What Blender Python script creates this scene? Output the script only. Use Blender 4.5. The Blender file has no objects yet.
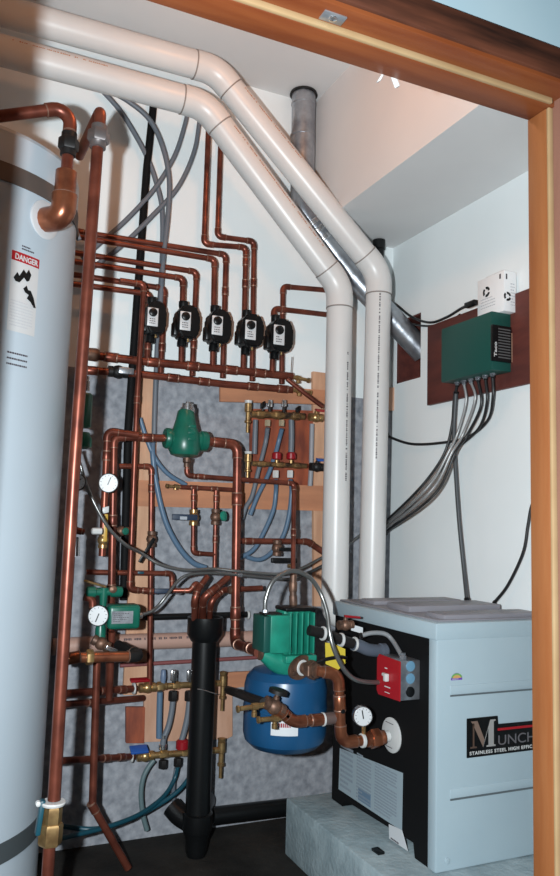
import bpy, bmesh, math, random
from mathutils import Vector as V, Matrix
random.seed(7)
scn = bpy.context.scene
COL = scn.collection
# ------------------------------------------------------------------ camera
F, YAW, PIT, ROL, H = 759.1, 0.42356, 0.11194, 0.02943, 1.2
fw = V((math.sin(YAW)*math.cos(PIT), math.cos(YAW)*math.cos(PIT), math.sin(PIT)))
r0 = V((math.cos(YAW), -math.sin(YAW), 0)); u0 = r0.cross(fw)
RT = math.cos(ROL)*r0 + math.sin(ROL)*u0
UP = -math.sin(ROL)*r0 + math.cos(ROL)*u0
EYE = V((0, 0, H))
cam = bpy.data.cameras.new('camera'); co = bpy.data.objects.new('camera', cam); COL.objects.link(co)
m = Matrix((RT, UP, -fw)).transposed().to_4x4(); m.translation = EYE
co.matrix_world = m
cam.sensor_fit = 'VERTICAL'; cam.sensor_height = 36; cam.lens = F/876*36; cam.clip_start = 0.02
scn.camera = co

def ray(x, y): return RT*((x-280)/F) + UP*((438-y)/F) + fw
def P(x, y, Y): d = ray(x, y); return EYE + d*(Y/d.y)
def PX(x, y, X): d = ray(x, y); return EYE + d*(X/d.x)
def PZ(x, y, Z): d = ray(x, y); return EYE + d*((Z-H)/d.z)
def proj(p):
    d = p-EYE; w = d.dot(fw); return 280+F*d.dot(RT)/w, 438-F*d.dot(UP)/w
EX, EY, EZ = V((1,0,0)), V((0,1,0)), V((0,0,1))

# ------------------------------------------------------------------ materials
MATS = {}
def mat(name, col, rough=.5, metal=0., var=.0, vscale=8., bump=0., bscale=60., col2=None, stretch=None, spec=.5, detail=4., contrast=None):
    if name in MATS: return MATS[name]
    M = bpy.data.materials.new(name); M.use_nodes = True
    nt = M.node_tree; b = nt.nodes['Principled BSDF']
    b.inputs['Base Color'].default_value = (*col, 1); b.inputs['Roughness'].default_value = rough
    b.inputs['Metallic'].default_value = metal; b.inputs['Specular IOR Level'].default_value = spec
    tc = nt.nodes.new('ShaderNodeTexCoord')
    def noise(sc, st=None, det=4.):
        n = nt.nodes.new('ShaderNodeTexNoise'); n.inputs['Scale'].default_value = sc; n.inputs['Detail'].default_value = det
        if st:
            mp = nt.nodes.new('ShaderNodeMapping'); mp.inputs['Scale'].default_value = st
            nt.links.new(tc.outputs['Object'], mp.inputs[0]); nt.links.new(mp.outputs[0], n.inputs['Vector'])
        else: nt.links.new(tc.outputs['Object'], n.inputs['Vector'])
        return n
    if var or col2:
        n = noise(vscale, stretch, detail); rp = nt.nodes.new('ShaderNodeValToRGB')
        c2 = col2 or tuple(c*(1-var) for c in col)
        lo, hi = contrast or (.35, .65)
        rp.color_ramp.elements[0].position = lo; rp.color_ramp.elements[0].color = (*c2, 1)
        rp.color_ramp.elements[1].position = hi; rp.color_ramp.elements[1].color = (*col, 1)
        nt.links.new(n.outputs['Fac'], rp.inputs[0]); nt.links.new(rp.outputs[0], b.inputs['Base Color'])
    if bump:
        n2 = noise(bscale, stretch); bp = nt.nodes.new('ShaderNodeBump'); bp.inputs['Strength'].default_value = bump
        bp.inputs['Distance'].default_value = .01
        nt.links.new(n2.outputs['Fac'], bp.inputs['Height']); nt.links.new(bp.outputs[0], b.inputs['Normal'])
    MATS[name] = M; return M
COPPER = mat('copper', (0.24,0.068,0.0416), .36, .6, vscale=14, col2=(0.12,0.032,0.0208))
COPPERB = mat('bright_copper', (0.375,0.135,0.0675), .28, .75, vscale=18, col2=(0.21,0.0675,0.0375))
BRASS = mat('brass', (.52,.34,.15), .33, .8, vscale=30, col2=(.30,.18,.08))
BRONZE = mat('weathered_bronze', (.22,.12,.08), .5, .6, vscale=30, col2=(.10,.06,.045))
SOLDER = mat('solder', (.30,.17,.125), .4, .6)
STEEL = mat('galvanised_steel', (.46,.48,.51), .34, .8, vscale=14, col2=(.24,.25,.28), bump=.12, bscale=35)
CHROME = mat('chrome', (.75,.75,.76), .18, .95)
BLACK = mat('black_plastic', (.0045,.005,.0055), .34, spec=.35)
BLACKM = mat('black_matte', (.005,.005,.0055), .7, spec=.15)
BLACKIRON = mat('black_iron', (.012,.011,.011), .5, .3)
GREEN = mat('green_enamel', (0.00744,0.1178,0.0775), .33, vscale=25, col2=(0.00558,0.093,0.062))
GREENL = mat('bright_green_enamel', (.014,.235,.160), .35, vscale=25, col2=(0.0093,0.1736,0.1178))
DKGREEN = mat('dark_green_steel', (0.00496,0.0651,0.0527), .45)
BLUE = mat('blue_paint', (0.0093,0.0682,0.1674), .33, vscale=9, col2=(0.00744,0.0558,0.1364))
BLUEP = mat('blue_handle_plastic', (.02,.09,.35), .4)
REDP = mat('red_plastic', (0.2604,0.0062,0.0124), .35)
RED = mat('red_plate', (0.341,0.0093,0.0155), .4)
WHITE = mat('white_plastic', (.56,.56,.55), .4)
PVC = mat('white_pvc', (.64,.63,.615), .35, vscale=5, col2=(.61,.60,.59))
PVCP = mat('pink_tinted_pvc', (0.435,0.27,0.2175), .45)
PAPER = mat('paper_label', (0.576,0.592,0.608), .6)
DIAL = mat('gauge_dial', (.55,.56,.57), .4)
GREYTUBE = mat('grey_tube', (0.128,0.144,0.168), .45)
BLUETUBE = mat('blue_grey_tube', (0.088,0.152,0.232), .4)
TEAL = mat('teal_hose', (0.00675,0.0585,0.0855), .4)
INK = mat('dark_ink', (.06,.05,.06), .6)
TANK = mat('tank_shell', (.40,.46,.51), .38, vscale=3, col2=(.385,.445,.495), spec=.4)
BAND = mat('dark_grey_band', (.05,.06,.065), .6)
BOILER = mat('boiler_grey_paint', (0.37,0.4588,0.5032), .45, vscale=4, col2=(0.3478,0.4366,0.4847), bump=.05, bscale=200)
BOILTOP = mat('boiler_top_grey', (0.24,0.232,0.256), .45, vscale=4, col2=(0.208,0.2,0.224))
WALLM = mat('painted_drywall', (.81,.85,.855), .85, vscale=3, col2=(.78,.825,.83), spec=.2)
CEILM = mat('ceiling_paint', (.70,.69,.68), .9, vscale=3, col2=(.67,.66,.655), spec=.2)
OUTM = mat('blue_painted_wall', (0.2688,0.348,0.3828), .8, vscale=5, col2=(0.2432,0.33,0.3712), spec=.2)
CONC = mat('grey_concrete', (.36,.37,.40), .9, vscale=30, col2=(.19,.20,.225), bump=.4, bscale=45, spec=.2, detail=9, contrast=(.3,.7))
PLINTH = mat('pale_concrete', (0.364,0.448,0.476), .9, vscale=12, col2=(0.252,0.322,0.35), bump=.3, bscale=60, spec=.2, detail=8)
FLOORM = mat('dark_concrete_floor', (.026,.023,.020), .8, vscale=6, col2=(.010,.009,.008), bump=.3, bscale=40, spec=.25, detail=8)
FIR = mat('fir_jamb_wood', (.205,.076,.026), .42, vscale=6, col2=(0.176,0.0558,0.0165), stretch=(6,6,.5), bump=.05)
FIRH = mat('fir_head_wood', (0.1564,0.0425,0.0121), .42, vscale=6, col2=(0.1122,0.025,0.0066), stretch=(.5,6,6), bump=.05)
STOPW = mat('flash_paled_stop_wood', (0.297,0.2025,0.108), .45, vscale=8, col2=(0.252,0.162,0.081))  # stop wood paled to carry the flash on its front edge
DARKW = mat('dark_streaked_wood', (0.078,0.0252,0.0132), .45, vscale=5, col2=(0.018,0.0072,0.0048), stretch=(.8,4,8))  # dark brown wood with near-black streaks
CASEW = mat('reddish_casing_wood', (0.18,0.085,0.06), .5, vscale=6, col2=(0.145,0.065,0.045), stretch=(6,6,.5))
STUD = mat('pine_board', (.60,.35,.22), .7, vscale=6, col2=(.47,.25,.15), stretch=(5,5,.7))
STUDH = mat('pine_board_across', (.50,.215,.11), .7, vscale=6, col2=(.40,.17,.09), stretch=(.7,5,5))
PLYR = mat('red_plywood', (.32,.075,.030), .6, vscale=9, col2=(.16,.035,.018), stretch=(3,3,.8))
PLYP = mat('pink_plywood', (.55,.32,.22), .65, vscale=9, col2=(.46,.25,.16), stretch=(3,3,.8))
DARKWOOD = mat('dark_red_board', (0.1275,0.0315,0.0225), .6, vscale=7, col2=(0.075,0.01875,0.015), stretch=(3,.7,3))
YELLOW = mat('yellow_tag', (.55,.42,.04), .5)
BLUEPANEL = mat('blue_grey_knockout', (.12,.25,.36), .4)
PURPLE = mat('purple_ink', (.15,.05,.35), .5)

# ------------------------------------------------------------------ mesh builder
ORG = {}
class B:
    def __init__(s): s.bm = bmesh.new()
    def tube(s, pts, r, seg=14, rs=None):
        pts = [V(p) for p in pts]; n = len(pts)
        T = []
        for i in range(n):
            a = pts[max(i-1, 0)]; b = pts[min(i+1, n-1)]
            T.append((b-a).normalized())
        t = T[0]; ref = EZ if abs(t.z) < .9 else EX
        nrm = (ref - t*ref.dot(t)).normalized()
        rings = []
        for i in range(n):
            t = T[i]; nrm = (nrm - t*nrm.dot(t)).normalized(); bn = t.cross(nrm)
            rr = rs[i] if rs else r
            rings.append([s.bm.verts.new(pts[i] + (nrm*math.cos(2*math.pi*k/seg) + bn*math.sin(2*math.pi*k/seg))*rr) for k in range(seg)])
        for i in range(n-1):
            for k in range(seg):
                s.bm.faces.new((rings[i][k], rings[i][(k+1) % seg], rings[i+1][(k+1) % seg], rings[i+1][k]))
        s.bm.faces.new(rings[0][::-1]); s.bm.faces.new(rings[-1])
        return s
    def lathe(s, base, d, prof, seg=20):
        d = V(d).normalized(); base = V(base)
        ref = EZ if abs(d.z) < .9 else EX
        a = (ref - d*ref.dot(d)).normalized(); b = d.cross(a)
        rings = []
        for t, r in prof:
            r = max(r, 1e-5)
            rings.append([s.bm.verts.new(base + d*t + (a*math.cos(2*math.pi*k/seg) + b*math.sin(2*math.pi*k/seg))*r) for k in range(seg)])
        for i in range(len(rings)-1):
            for k in range(seg):
                s.bm.faces.new((rings[i][k], rings[i][(k+1) % seg], rings[i+1][(k+1) % seg], rings[i+1][k]))
        s.bm.faces.new(rings[0][::-1]); s.bm.faces.new(rings[-1])
        return s
    def box(s, c, ax, ay, az, bev=0., bs=2):
        """ax, ay, az: half extent vectors"""
        c = V(c); ax, ay, az = V(ax), V(ay), V(az)
        vs = [s.bm.verts.new(c + ax*i + ay*j + az*k) for i in (-1,1) for j in (-1,1) for k in (-1,1)]
        fs = []
        for q in ((0,1,3,2),(4,6,7,5),(0,4,5,1),(2,3,7,6),(0,2,6,4),(1,5,7,3)):
            fs.append(s.bm.faces.new([vs[i] for i in q]))
        if bev:
            es = list({e for f in fs for e in f.edges})
            bmesh.ops.bevel(s.bm, geom=es, offset=bev, segments=bs, affect='EDGES', profile=.5)
        return s
    def bx(s, x0, x1, y0, y1, z0, z1, bev=0.):
        return s.box(((x0+x1)/2, (y0+y1)/2, (z0+z1)/2), EX*((x1-x0)/2), EY*((y1-y0)/2), EZ*((z1-z0)/2), bev)
    def prism(s, pts, ext, bev=0.):
        """polygon pts extruded by vector ext"""
        a = [s.bm.verts.new(V(p)) for p in pts]; b = [s.bm.verts.new(V(p)+V(ext)) for p in pts]; n = len(a)
        fs = [s.bm.faces.new(a), s.bm.faces.new(b[::-1])]
        for i in range(n): fs.append(s.bm.faces.new((a[i], b[i], b[(i+1) % n], a[(i+1) % n])))
        if bev:
            bmesh.ops.bevel(s.bm, geom=list({e for f in fs for e in f.edges}), offset=bev, segments=2, affect='EDGES')
        return s
    def out(s, name, M, parent=None, label=None, ang=.7):
        bmesh.ops.recalc_face_normals(s.bm, faces=s.bm.faces[:])
        org = ORG[parent.name] if parent else V((0,0,0))
        if parent is None:
            lo = V([min(v.co[i] for v in s.bm.verts) for i in range(3)]); hi = V([max(v.co[i] for v in s.bm.verts) for i in range(3)])
            org = V(((lo.x+hi.x)/2, (lo.y+hi.y)/2, lo.z))
        for v in s.bm.verts: v.co -= org
        me = bpy.data.meshes.new(name); s.bm.to_mesh(me); s.bm.free()
        me.materials.append(M)
        me.shade_smooth(); me.set_sharp_from_angle(angle=ang)
        o = bpy.data.objects.new(name, me); COL.objects.link(o)
        if parent: o.parent = parent
        else: o.location = org
        ORG[o.name] = org
        if label: o['label'] = label
        return o
def thing(name, label, cat, loc, group=None):
    o = bpy.data.objects.new(name, None); COL.objects.link(o); o.location = loc; o.empty_display_size = .02
    o['label'] = label; o['category'] = cat
    if group: o['group'] = group
    ORG[o.name] = V(loc); return o
def tag(o, label, cat, group=None):
    o['label'] = label; o['category'] = cat
    if group: o['group'] = group
    return o
def struct(o): o['kind'] = 'structure'; return o
def text(s, org, x, y, size, M, parent, align='LEFT', name='lettering', sx=1.0, bold=0., sp=1.0):
    c = bpy.data.curves.new(name, 'FONT'); c.body = s; c.size = size; c.align_x = align; c.extrude = .0004; c.offset = bold; c.space_character = sp
    c.materials.append(M)
    o = bpy.data.objects.new(name, c); COL.objects.link(o); o.parent = parent
    x = V(x).normalized(); y = V(y).normalized()
    mm = Matrix((x*sx, y, x.cross(y))).transposed().to_4x4(); mm.translation = V(org) - ORG[parent.name]
    o.matrix_local = mm
    bpy.context.view_layer.update()
    me = bpy.data.meshes.new_from_object(o.evaluated_get(bpy.context.evaluated_depsgraph_get()))
    o2 = bpy.data.objects.new(name, me); COL.objects.link(o2); o2.parent = parent; o2.matrix_local = mm
    bpy.data.objects.remove(o); ORG[o2.name] = ORG[parent.name]
    return o2
def marks(org, x, y, w, h, rows, M, parent, name='lettering', fill=.9, wmin=.004, wmax=.012, seed=1, hh=.4):
    """lines of fine print: rows of tiny raised strokes on a plane"""
    rnd = random.Random(seed); x = V(x).normalized(); y = V(y).normalized(); n = x.cross(y); b = B()
    for i in range(rows):
        yy = h*(i+.5)/rows; t = 0
        end = w*(fill if rnd.random() > .25 else fill*rnd.uniform(.4,1))
        while t < end:
            ww = min(rnd.uniform(wmin, wmax), end-t)
            if ww <= 0: break
            b.box(V(org)+x*(t+ww/2)+y*yy+n*.0004, x*ww/2*.9, y*(h/rows*hh/2), n*.0004); t += ww+wmin*.5
    return b.out(name, M, parent)
def fillet(pts, R, n=6):
    pts = [V(p) for p in pts]; out = [pts[0]]; arcs = []
    for i in range(1, len(pts)-1):
        a, c, b = pts[i-1], pts[i], pts[i+1]
        d1 = (c-a).normalized(); d2 = (b-c).normalized(); th = d1.angle(d2)
        if th < .02: out.append(c); arcs.append(None); continue
        t = min(R*math.tan(th/2), (c-a).length*.48, (b-c).length*.48); RR = t/math.tan(th/2)
        p1 = c-d1*t; p2 = c+d2*t
        nn = (d2 - d1*d1.dot(d2)).normalized(); ctr = p1+nn*RR
        ar = []
        for k in range(n+1):
            f = th*k/n; ar.append(ctr - nn*RR*math.cos(f) + d1*RR*math.sin(f))
        out += ar; arcs.append((ar, d1, d2))
    out.append(pts[-1]); return out, arcs
def spline(pts, n=8):
    pts = [V(p) for p in pts]; q = [pts[0]*2-pts[1]] + pts + [pts[-1]*2-pts[-2]]; out = []
    for i in range(1, len(q)-2):
        a, b, c, d = q[i-1:i+3]
        for k in range(n):
            t = k/n; out.append(.5*((2*b)+(c-a)*t+(2*a-5*b+4*c-d)*t*t+(3*b-a-3*c+d)*t**3))
    out.append(pts[-1]); return out
def sleeve(p, d, L, r, M, parent, name='coupling', solder=True):
    d = V(d).normalized(); p = V(p)
    o = B().lathe(p-d*L/2, d, [(0, r*.97), (.001, r), (L-.001, r), (L, r*.97)], 16).out(name, M, parent)
    if solder:
        for s in (-1, 1):
            B().lathe(p+d*s*L/2-d*.0025, d, [(0, r*.99), (.001, r*1.025), (.004, r*1.025), (.005, r*.99)], 16).out('solder_joint', SOLDER, o)
    return o
def run(label, pts, r, M=COPPER, couple=(), group=None, name='copper_pipe', cat='pipe', elbows=True, R=None, solder=True):
    pts = [V(p) for p in pts]
    t = thing(name, label, cat, pts[0], group)
    path, arcs = fillet(pts, R or r*1.7)
    B().tube(path, r).out('pipe', M, t)
    if elbows:
        for a in arcs:
            if not a: continue
            ar, d1, d2 = a; L = r*1.15
            e = B().tube([ar[0]-d1*L]+ar+[ar[-1]+d2*L], r*1.17).out('elbow', M, t)
            if solder:
                for q, d in ((ar[0]-d1*L, d1), (ar[-1]+d2*L, d2)):
                    B().lathe(q-d*.002, d, [(0, r*1.1), (.001, r*1.19), (.003, r*1.19), (.004, r*1.1)], 14).out('solder_joint', SOLDER, e)
    for i, f in couple:
        a, b = pts[i], pts[i+1]
        sleeve(a.lerp(b, f), b-a, r*2.6, r*1.16, M, t, solder=solder)
    return t
def hexnut(b, p, d, L, r): return b.lathe(p, d, [(0, r*.9), (L*.12, r), (L*.88, r), (L, r*.9)], 6)
def union(label, p, d, r, M=BRONZE, L=None, name='pipe_union', group=None):
    d = V(d).normalized(); L = L or r*3.2; p = V(p)
    t = thing(name, label, 'union', p, group)
    B().lathe(p-d*L/2, d, [(0, r*1.05), (L*.02, r*1.2), (L*.25, r*1.22), (L*.27, r*1.3)], 16).out('tailpiece', M, t)
    hexnut(B(), p-d*L*.25, d, L*.5, r*1.62).out('union_nut', M, t)
    B().lathe(p+d*L*.22, d, [(0, r*1.3), (L*.03, r*1.22), (L*.26, r*1.2), (L*.28, r*1.05)], 16).out('tailpiece', M, t)
    return t
def valve(label, p, d, r, hdir, hlen, M=BRASS, HM=BLACK, stem=None, name='ball_valve', wheel=False, group=None, hw=None):
    """d: pipe direction, stem: direction of stem out of body, hdir: lever direction"""
    d = V(d).normalized(); p = V(p); stem = V(stem or (0,-1,0)).normalized()
    t = thing(name, label, 'valve', p, group)
    L = r*5
    B().lathe(p-d*L/2, d, [(0, r*1.15), (L*.02, r*1.4), (L*.22, r*1.4), (L*.26, r*1.2), (L*.33, r*1.5), (L*.5, r*1.75), (L*.67, r*1.5), (L*.74, r*1.2), (L*.78, r*1.4), (L*.98, r*1.4), (L, r*1.15)], 12).out('body', M, t)
    B().lathe(p+stem*r*1.2, stem, [(0, r*.7), (r*.9, r*.7), (r*.95, r*.45), (r*1.5, r*.45)], 10).out('stem', M, t)
    hp = p+stem*r*2.6
    if wheel:
        B().lathe(hp, stem, [(0, hlen*.5), (.002, hlen), (hlen*.45, hlen), (hlen*.55, hlen*.8), (hlen*.6, .001)], 18).out('handle', HM, t)
    else:
        hd = V(hdir).normalized(); w = hd.cross(stem).normalized(); hw = hw or r*.55
        B().box(hp+hd*hlen*.5, hd*(hlen*.5+r*.4), w*hw, stem*r*.35, bev=r*.15).out('handle', HM, t)
    return t
def gauge(label, p, nrm, r, name='gauge', needle=110, depth=.03, rim=BLACKIRON):
    n = V(nrm).normalized(); p = V(p); t = thing(name, label, 'gauge', p)
    B().lathe(p-n*depth, n, [(0, r*.9), (.003, r), (depth-.002, r), (depth, r*.96), (depth, r*.9)], 28).out('case', rim, t)
    d = B().lathe(p-n*.001, n, [(0, r*.9), (.0018, r*.9), (.002, r*.5)], 28).out('dial', DIAL, t)
    up = (EZ-n*EZ.dot(n)).normalized(); rt = up.cross(n)
    a = math.radians(needle); dd = rt*math.cos(a)+up*math.sin(a)
    B().box(p+n*.0022+dd*r*.2, dd*r*.42, dd.cross(n)*r*.055, n*.0006).out('needle', BLACK, t)
    b = B()
    for k in range(11):
        a = math.radians(225-27*k); q = rt*math.cos(a)+up*math.sin(a)
        b.box(p+n*.0022+q*r*.75, q*r*.07, q.cross(n)*r*.02, n*.0005)
    b.out('dial_marking', INK, d)
    return t, rt, up
YW = 2.963          # back wall plane
XR = 1.896          # right wall plane
# ------------------------------------------------------------------ room shell
CZ = 3.12
ZC = P(200, 381, YW).z                      # top of the concrete
struct(B().bx(-2.2, 2.6, -1.2, YW+.2, -.1, 0).out('floor', FLOORM))
struct(B().bx(-.6, XR+.2, YW, YW+.12, ZC, CZ+.05).out('wall_back', WALLM))
struct(B().bx(-.6, XR+.2, YW-.006, YW+.12, 0, ZC).out('wall_foundation', CONC))
struct(B().bx(-.6, XR+.2, 1.13, YW+.12, CZ, CZ+.08).out('ceiling', CEILM))
struct(B().bx(-.6, -.5, 1.13, YW+.1, 0, CZ).out('wall_left', WALLM))
# right wall with a square hole for the duct
hy0, hy1, hz0, hz1 = 2.730, 2.925, 1.853, 2.145
b = B()
b.bx(XR, XR+.12, 1.13, hy0, 0, CZ); b.bx(XR, XR+.12, hy1, YW+.1, 0, CZ)
b.bx(XR, XR+.12, hy0, hy1, 0, hz0); b.bx(XR, XR+.12, hy0, hy1, hz1, CZ)
struct(b.out('wall_right', WALLM))
b = B(); b.bx(XR+.119, XR+.14, hy0-.03, hy1+.03, hz0-.03, hz1+.03)
b.bx(XR+.004, XR+.12, hy1-.012, hy1, hz0, hz1); b.bx(XR+.004, XR+.12, hy0, hy0+.006, hz0, hz1)
b.bx(XR+.004, XR+.12, hy0, hy1, hz0, hz0+.01); b.bx(XR+.004, XR+.12, hy0, hy1, hz1-.008, hz1)
struct(b.out('trim_4', DARKWOOD))
struct(B().bx(1.456, XR+.05, 1.13, YW+.05, 2.513, CZ+.02).out('wall_soffit', CEILM))
# front wall with the doorway
JX, JL, HZ = 1.043, -.003, 2.03
b = B()
b.bx(JX+.035, 2.4, 1.035, 1.125, 0, 3.2); b.bx(-2.2, JL-.035, 1.035, 1.125, 0, 3.2); b.bx(JL-.035, JX+.035, 1.035, 1.125, HZ+.05, 3.2)
struct(b.out('wall_front', OUTM))
def jamb(name, x0, x1, y0, y1, z0, z1, M): return struct(B().bx(x0, x1, y0, y1, z0, z1, .002).out(name, M))
jamb('door_jamb_right', JX+.012, JX+.04, 1.02, 1.135, 0, HZ+.04, CASEW)
jamb('door_jamb_left', JL-.04, JL-.012, 1.02, 1.135, 0, HZ+.04, FIR)
jamb('door_jamb_head', JL-.04, JX+.04, 1.02, 1.135, HZ+.012, HZ+.04, FIRH)
jamb('door_stop_right', JX, JX+.0125, 1.083, 1.134, 0, HZ, FIR)
jamb('door_stop_left', JL-.0125, JL, 1.083, 1.134, 0, HZ, FIR)
jamb('door_stop_head', JL, JX+.0125, 1.072, 1.134, HZ, HZ+.0125, FIRH)
jamb('trim_1', JX+.001, JX+.0125, 1.076, 1.0835, 0, HZ, STOPW)      # front edge of the stop, flash light painted in as a pale strip
jamb('trim_2', JL, JX, 1.064, 1.0725, HZ+.001, HZ+.0125, STOPW)  # head stop edge, its flash brightness likewise put into the colour
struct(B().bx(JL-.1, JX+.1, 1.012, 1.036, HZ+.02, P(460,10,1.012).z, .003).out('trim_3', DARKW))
struct(B().bx(JX+.02, JX+.11, 1.012, 1.036, 0, HZ+.02, .003).out('trim_5', CASEW))
struct(B().bx(JL-.11, JL-.02, 1.012, 1.036, 0, HZ+.02, .003).out('trim_6', CASEW))
# strike plate on the underside of the head
c = PZ(333, 17, HZ+.012)
t = thing('strike_plate', 'small steel ball catch plate under the wooden door head', 'catch', c)
B().box(c-EZ*.0015, EX*.021, EY*.012, EZ*.0015, .001).out('plate', STEEL, t)
B().lathe(c-EZ*.001, -EZ, [(0, .0085), (.004, .007), (.006, .003), (.0065, .0001)], 16).out('catch_ball', CHROME, t)
# two clear clips hanging at the inner edge of the head
for i, (px, py) in enumerate(((382, 74), (394, 77))):
    c = P(px, py, 1.14)
    t = thing('cable_clip', ('left' if i == 0 else 'right')+' one of two tiny white plastic clips screwed under the door head', 'clip', c, 'white clips under the door head')
    B().box(c-EZ*.008+EX*.003*(1-2*i)*-1, EX*.0035+EZ*.002, EY*.004, EZ*.010-EX*.005*(1-2*i)*-1, .0015).out('loop', WHITE, t)
    B().lathe(c+EZ*.003-EY*.004, -EY, [(0, .003), (.002, .003), (.003, .001)], 10).out('screw_head', mat('dark_red_screw', (.08,.015,.015), .5), t)

# boards on the foundation wall
YB = YW-.006
def board(label, p, w, h, th=.022, M=STUD, name='wall_board', Y=YB, group=None):
    """quad given by four px corners on the wall, extruded towards the room"""
    q = [P(x, y, Y) for x, y in p]
    return tag(B().prism(q, -EY*th, .0015).out(name, M), label, 'board', group)
board('long upright pine board behind the copper pipes beside the green air separator', ((138,374),(157,376),(149,694),(122,694)), 0, 0, .02)
board('upright pine board behind the white vent pipe at the blue-handled valve', ((311,372),(326,374),(325,606),(312,606)), 0, 0, .02)
board('horizontal orange pine board crossing the concrete wall at mid height', ((131,480),(324,486),(324,511),(131,506)), 0, 0, .018, STUDH, Y=YB-.02)
board('horizontal pine ledger board just under the paired header pipes', ((219,383),(326,391),(326,405),(219,402)), 0, 0, .018, STUDH, Y=YB-.02)
board('small pinkish wood block in the corner beside the tall white vent pipe', ((383,388),(397,388),(397,411),(383,411)), 0, 0, .02, PLYP)
board('dark horizontal wood strip at the wall behind the blue expansion tank', ((222,672),(262,670),(262,684),(222,688)), 0, 0, .02, STUDH)
board('reddish wood block on the concrete under the paired copper lines', ((125,706),(144,706),(143,742),(125,742)), 0, 0, .02, PLYR)
board('red plywood panel behind the upper brass manifold pair', ((249,409),(313,411),(313,486),(249,484)), 0, 0, .014, PLYR, 'plywood_panel', YB-.002)
board('pinkish plywood panel behind the lower brass manifold pair', ((143,690),(231,682),(231,735),(225,738),(143,741)), 0, 0, .018, PLYP, 'plywood_panel', YB)

# ------------------------------------------------------------------ concrete plinth and boiler
struct(B().bx(1.259, XR-.001, 1.55, 2.643, 0, .197, .006).out('trim_7', PLINTH))
BX0, BX1, BY0, BY1, BZ0, BZ1 = 1.405, 1.868, 1.927, 2.578, .1975, .915
bo = thing('boiler', 'grey wall-mount style boiler cabinet with a black side standing on the concrete plinth', 'boiler', (BX0, BY0, BZ0))
bo['label'] = 'large pale grey boiler cabinet with a black side on the concrete plinth'
# black side chassis (with feet) and grey jacket
sh = [(BY0+.03, BZ0), (BY0+.115, BZ0), (BY0+.12, BZ0+.045), (BY1-.11, BZ0+.03), (BY1-.085, BZ0), (BY1-.004, BZ0), (BY1-.004, BZ1-.05), (BY0+.03, BZ1-.05)]
B().prism([(BX0+.006, y, z) for y, z in sh], EX*(BX1-BX0-.012), .002).out('chassis', BLACKM, bo)
fp = B().bx(BX0, BX1, BY0, BY0+.042, BZ0+.002, BZ1-.02, .006).out('front_panel', BOILER, bo)
B().bx(BX0-.004, BX1, BY0-.002, BY1+.002, BZ1-.052, BZ1, .006).out('top_cover', BOILER, bo)
tp = B().bx(BX0+.02, BX1-.005, BY0+.02, BY1-.01, BZ1, BZ1+.006, .003).out('top_lid', BOILTOP, bo)
for i, (ya, yb, h) in enumerate(((BY0+.03, BY0+.13, .014), (BY0+.22, BY0+.36, .02), (BY0+.44, BY0+.54, .014))):
    B().bx(BX0+.05, BX1-.03, ya, yb, BZ1+.004, BZ1+.006+h, .006).out('raised_rib', BOILTOP, tp)
for py in (696, 800):
    z = P(449.5, py, BY0).z; x0 = P(450, py, BY0).x
    B().bx(x0, BX1-.03, BY0-.0022, BY0+.01, z+.003, z+.030, .002).out('pressed_bead', BOILER, fp)
    B().bx(x0, BX1-.03, BY0-.0035, BY0+.01, z-.002, z+.0025).out('groove', mat('groove_grey', (.10,.12,.13), .6), fp)
c = P(447, 861, BY0); B().lathe(c, -EY, [(0, .009), (.003, .009), (.004, .006), (.004, .001)], 16).out('plug', BOILER, fp)
# badge
q = [P(x, y, BY0) for x, y in ((466.2,718.5),(497,714.5))]
xa, xm = P(466.5, 735, BY0).x, P(497.5, 735, BY0).x
zt, zb, zm = P(467, 718.5, BY0).z, P(467, 758, BY0).z, P(500, 724, BY0).z
xe = min(BX1-.012, xa+.39)
bd = B().prism([(xa, BY0+.001, zb), (xe, BY0+.001, zb), (xe, BY0+.001, zm), (xm, BY0+.001, zm), (xm, BY0+.001, zt), (xa, BY0+.001, zt)], -EY*.004, .0012).out('badge', BLACK, bo, 'black metal badge with lettering')
yq = BY0-.0036
mw=(xm-xa)-.022; mh=zt-zb-.036; mo=V((xa+.011,yq,zb+.027)); SILV=mat('badge_silver', (.62,.60,.58), .3, .6); BRON=mat('badge_bronze', (.16,.10,.075), .35, .5)
def mp(pts,M_): B().prism([mo+EX*mw*u+EZ*mh*v for u,v in pts],-EY*.0006).out('lettering',M_,bd)
mp(((0,0),(.26,0),(.26,.05),(.16,.07),(.16,.92),(.10,.92),(.10,.07),(0,.05)),BRON)
mp(((.02,1),(.28,1),(.56,.28),(.50,.02),(.10,.90)),mat('badge_copper',(.34,.23,.18),.35,.5))
mp(((.505,.0),(.56,.22),(.80,1),(1,1),(1,.95),(.93,.93),(.93,.07),(1,.05),(1,0),(.64,0),(.64,.05),(.72,.07),(.72,.72)),SILV)
text('UNCHKIN', (xm-.003, yq, zb+.028), EX, EZ, (zm-zb-.060)/.70, mat('badge_dim', (.16,.15,.16), .4, .3), bd, sx=1.25)
B().bx(xm-.002, xe-.006, yq-.0008, yq+.001, zm-.018, zm-.011).out('red_line', RED, bd)
text('STAINLESS STEEL HIGH EFFICIENCY', (xa+.009, yq, zb+.008), EX, EZ, .0140, WHITE, bd, sx=1.15, bold=.0003, sp=1.18)
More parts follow.
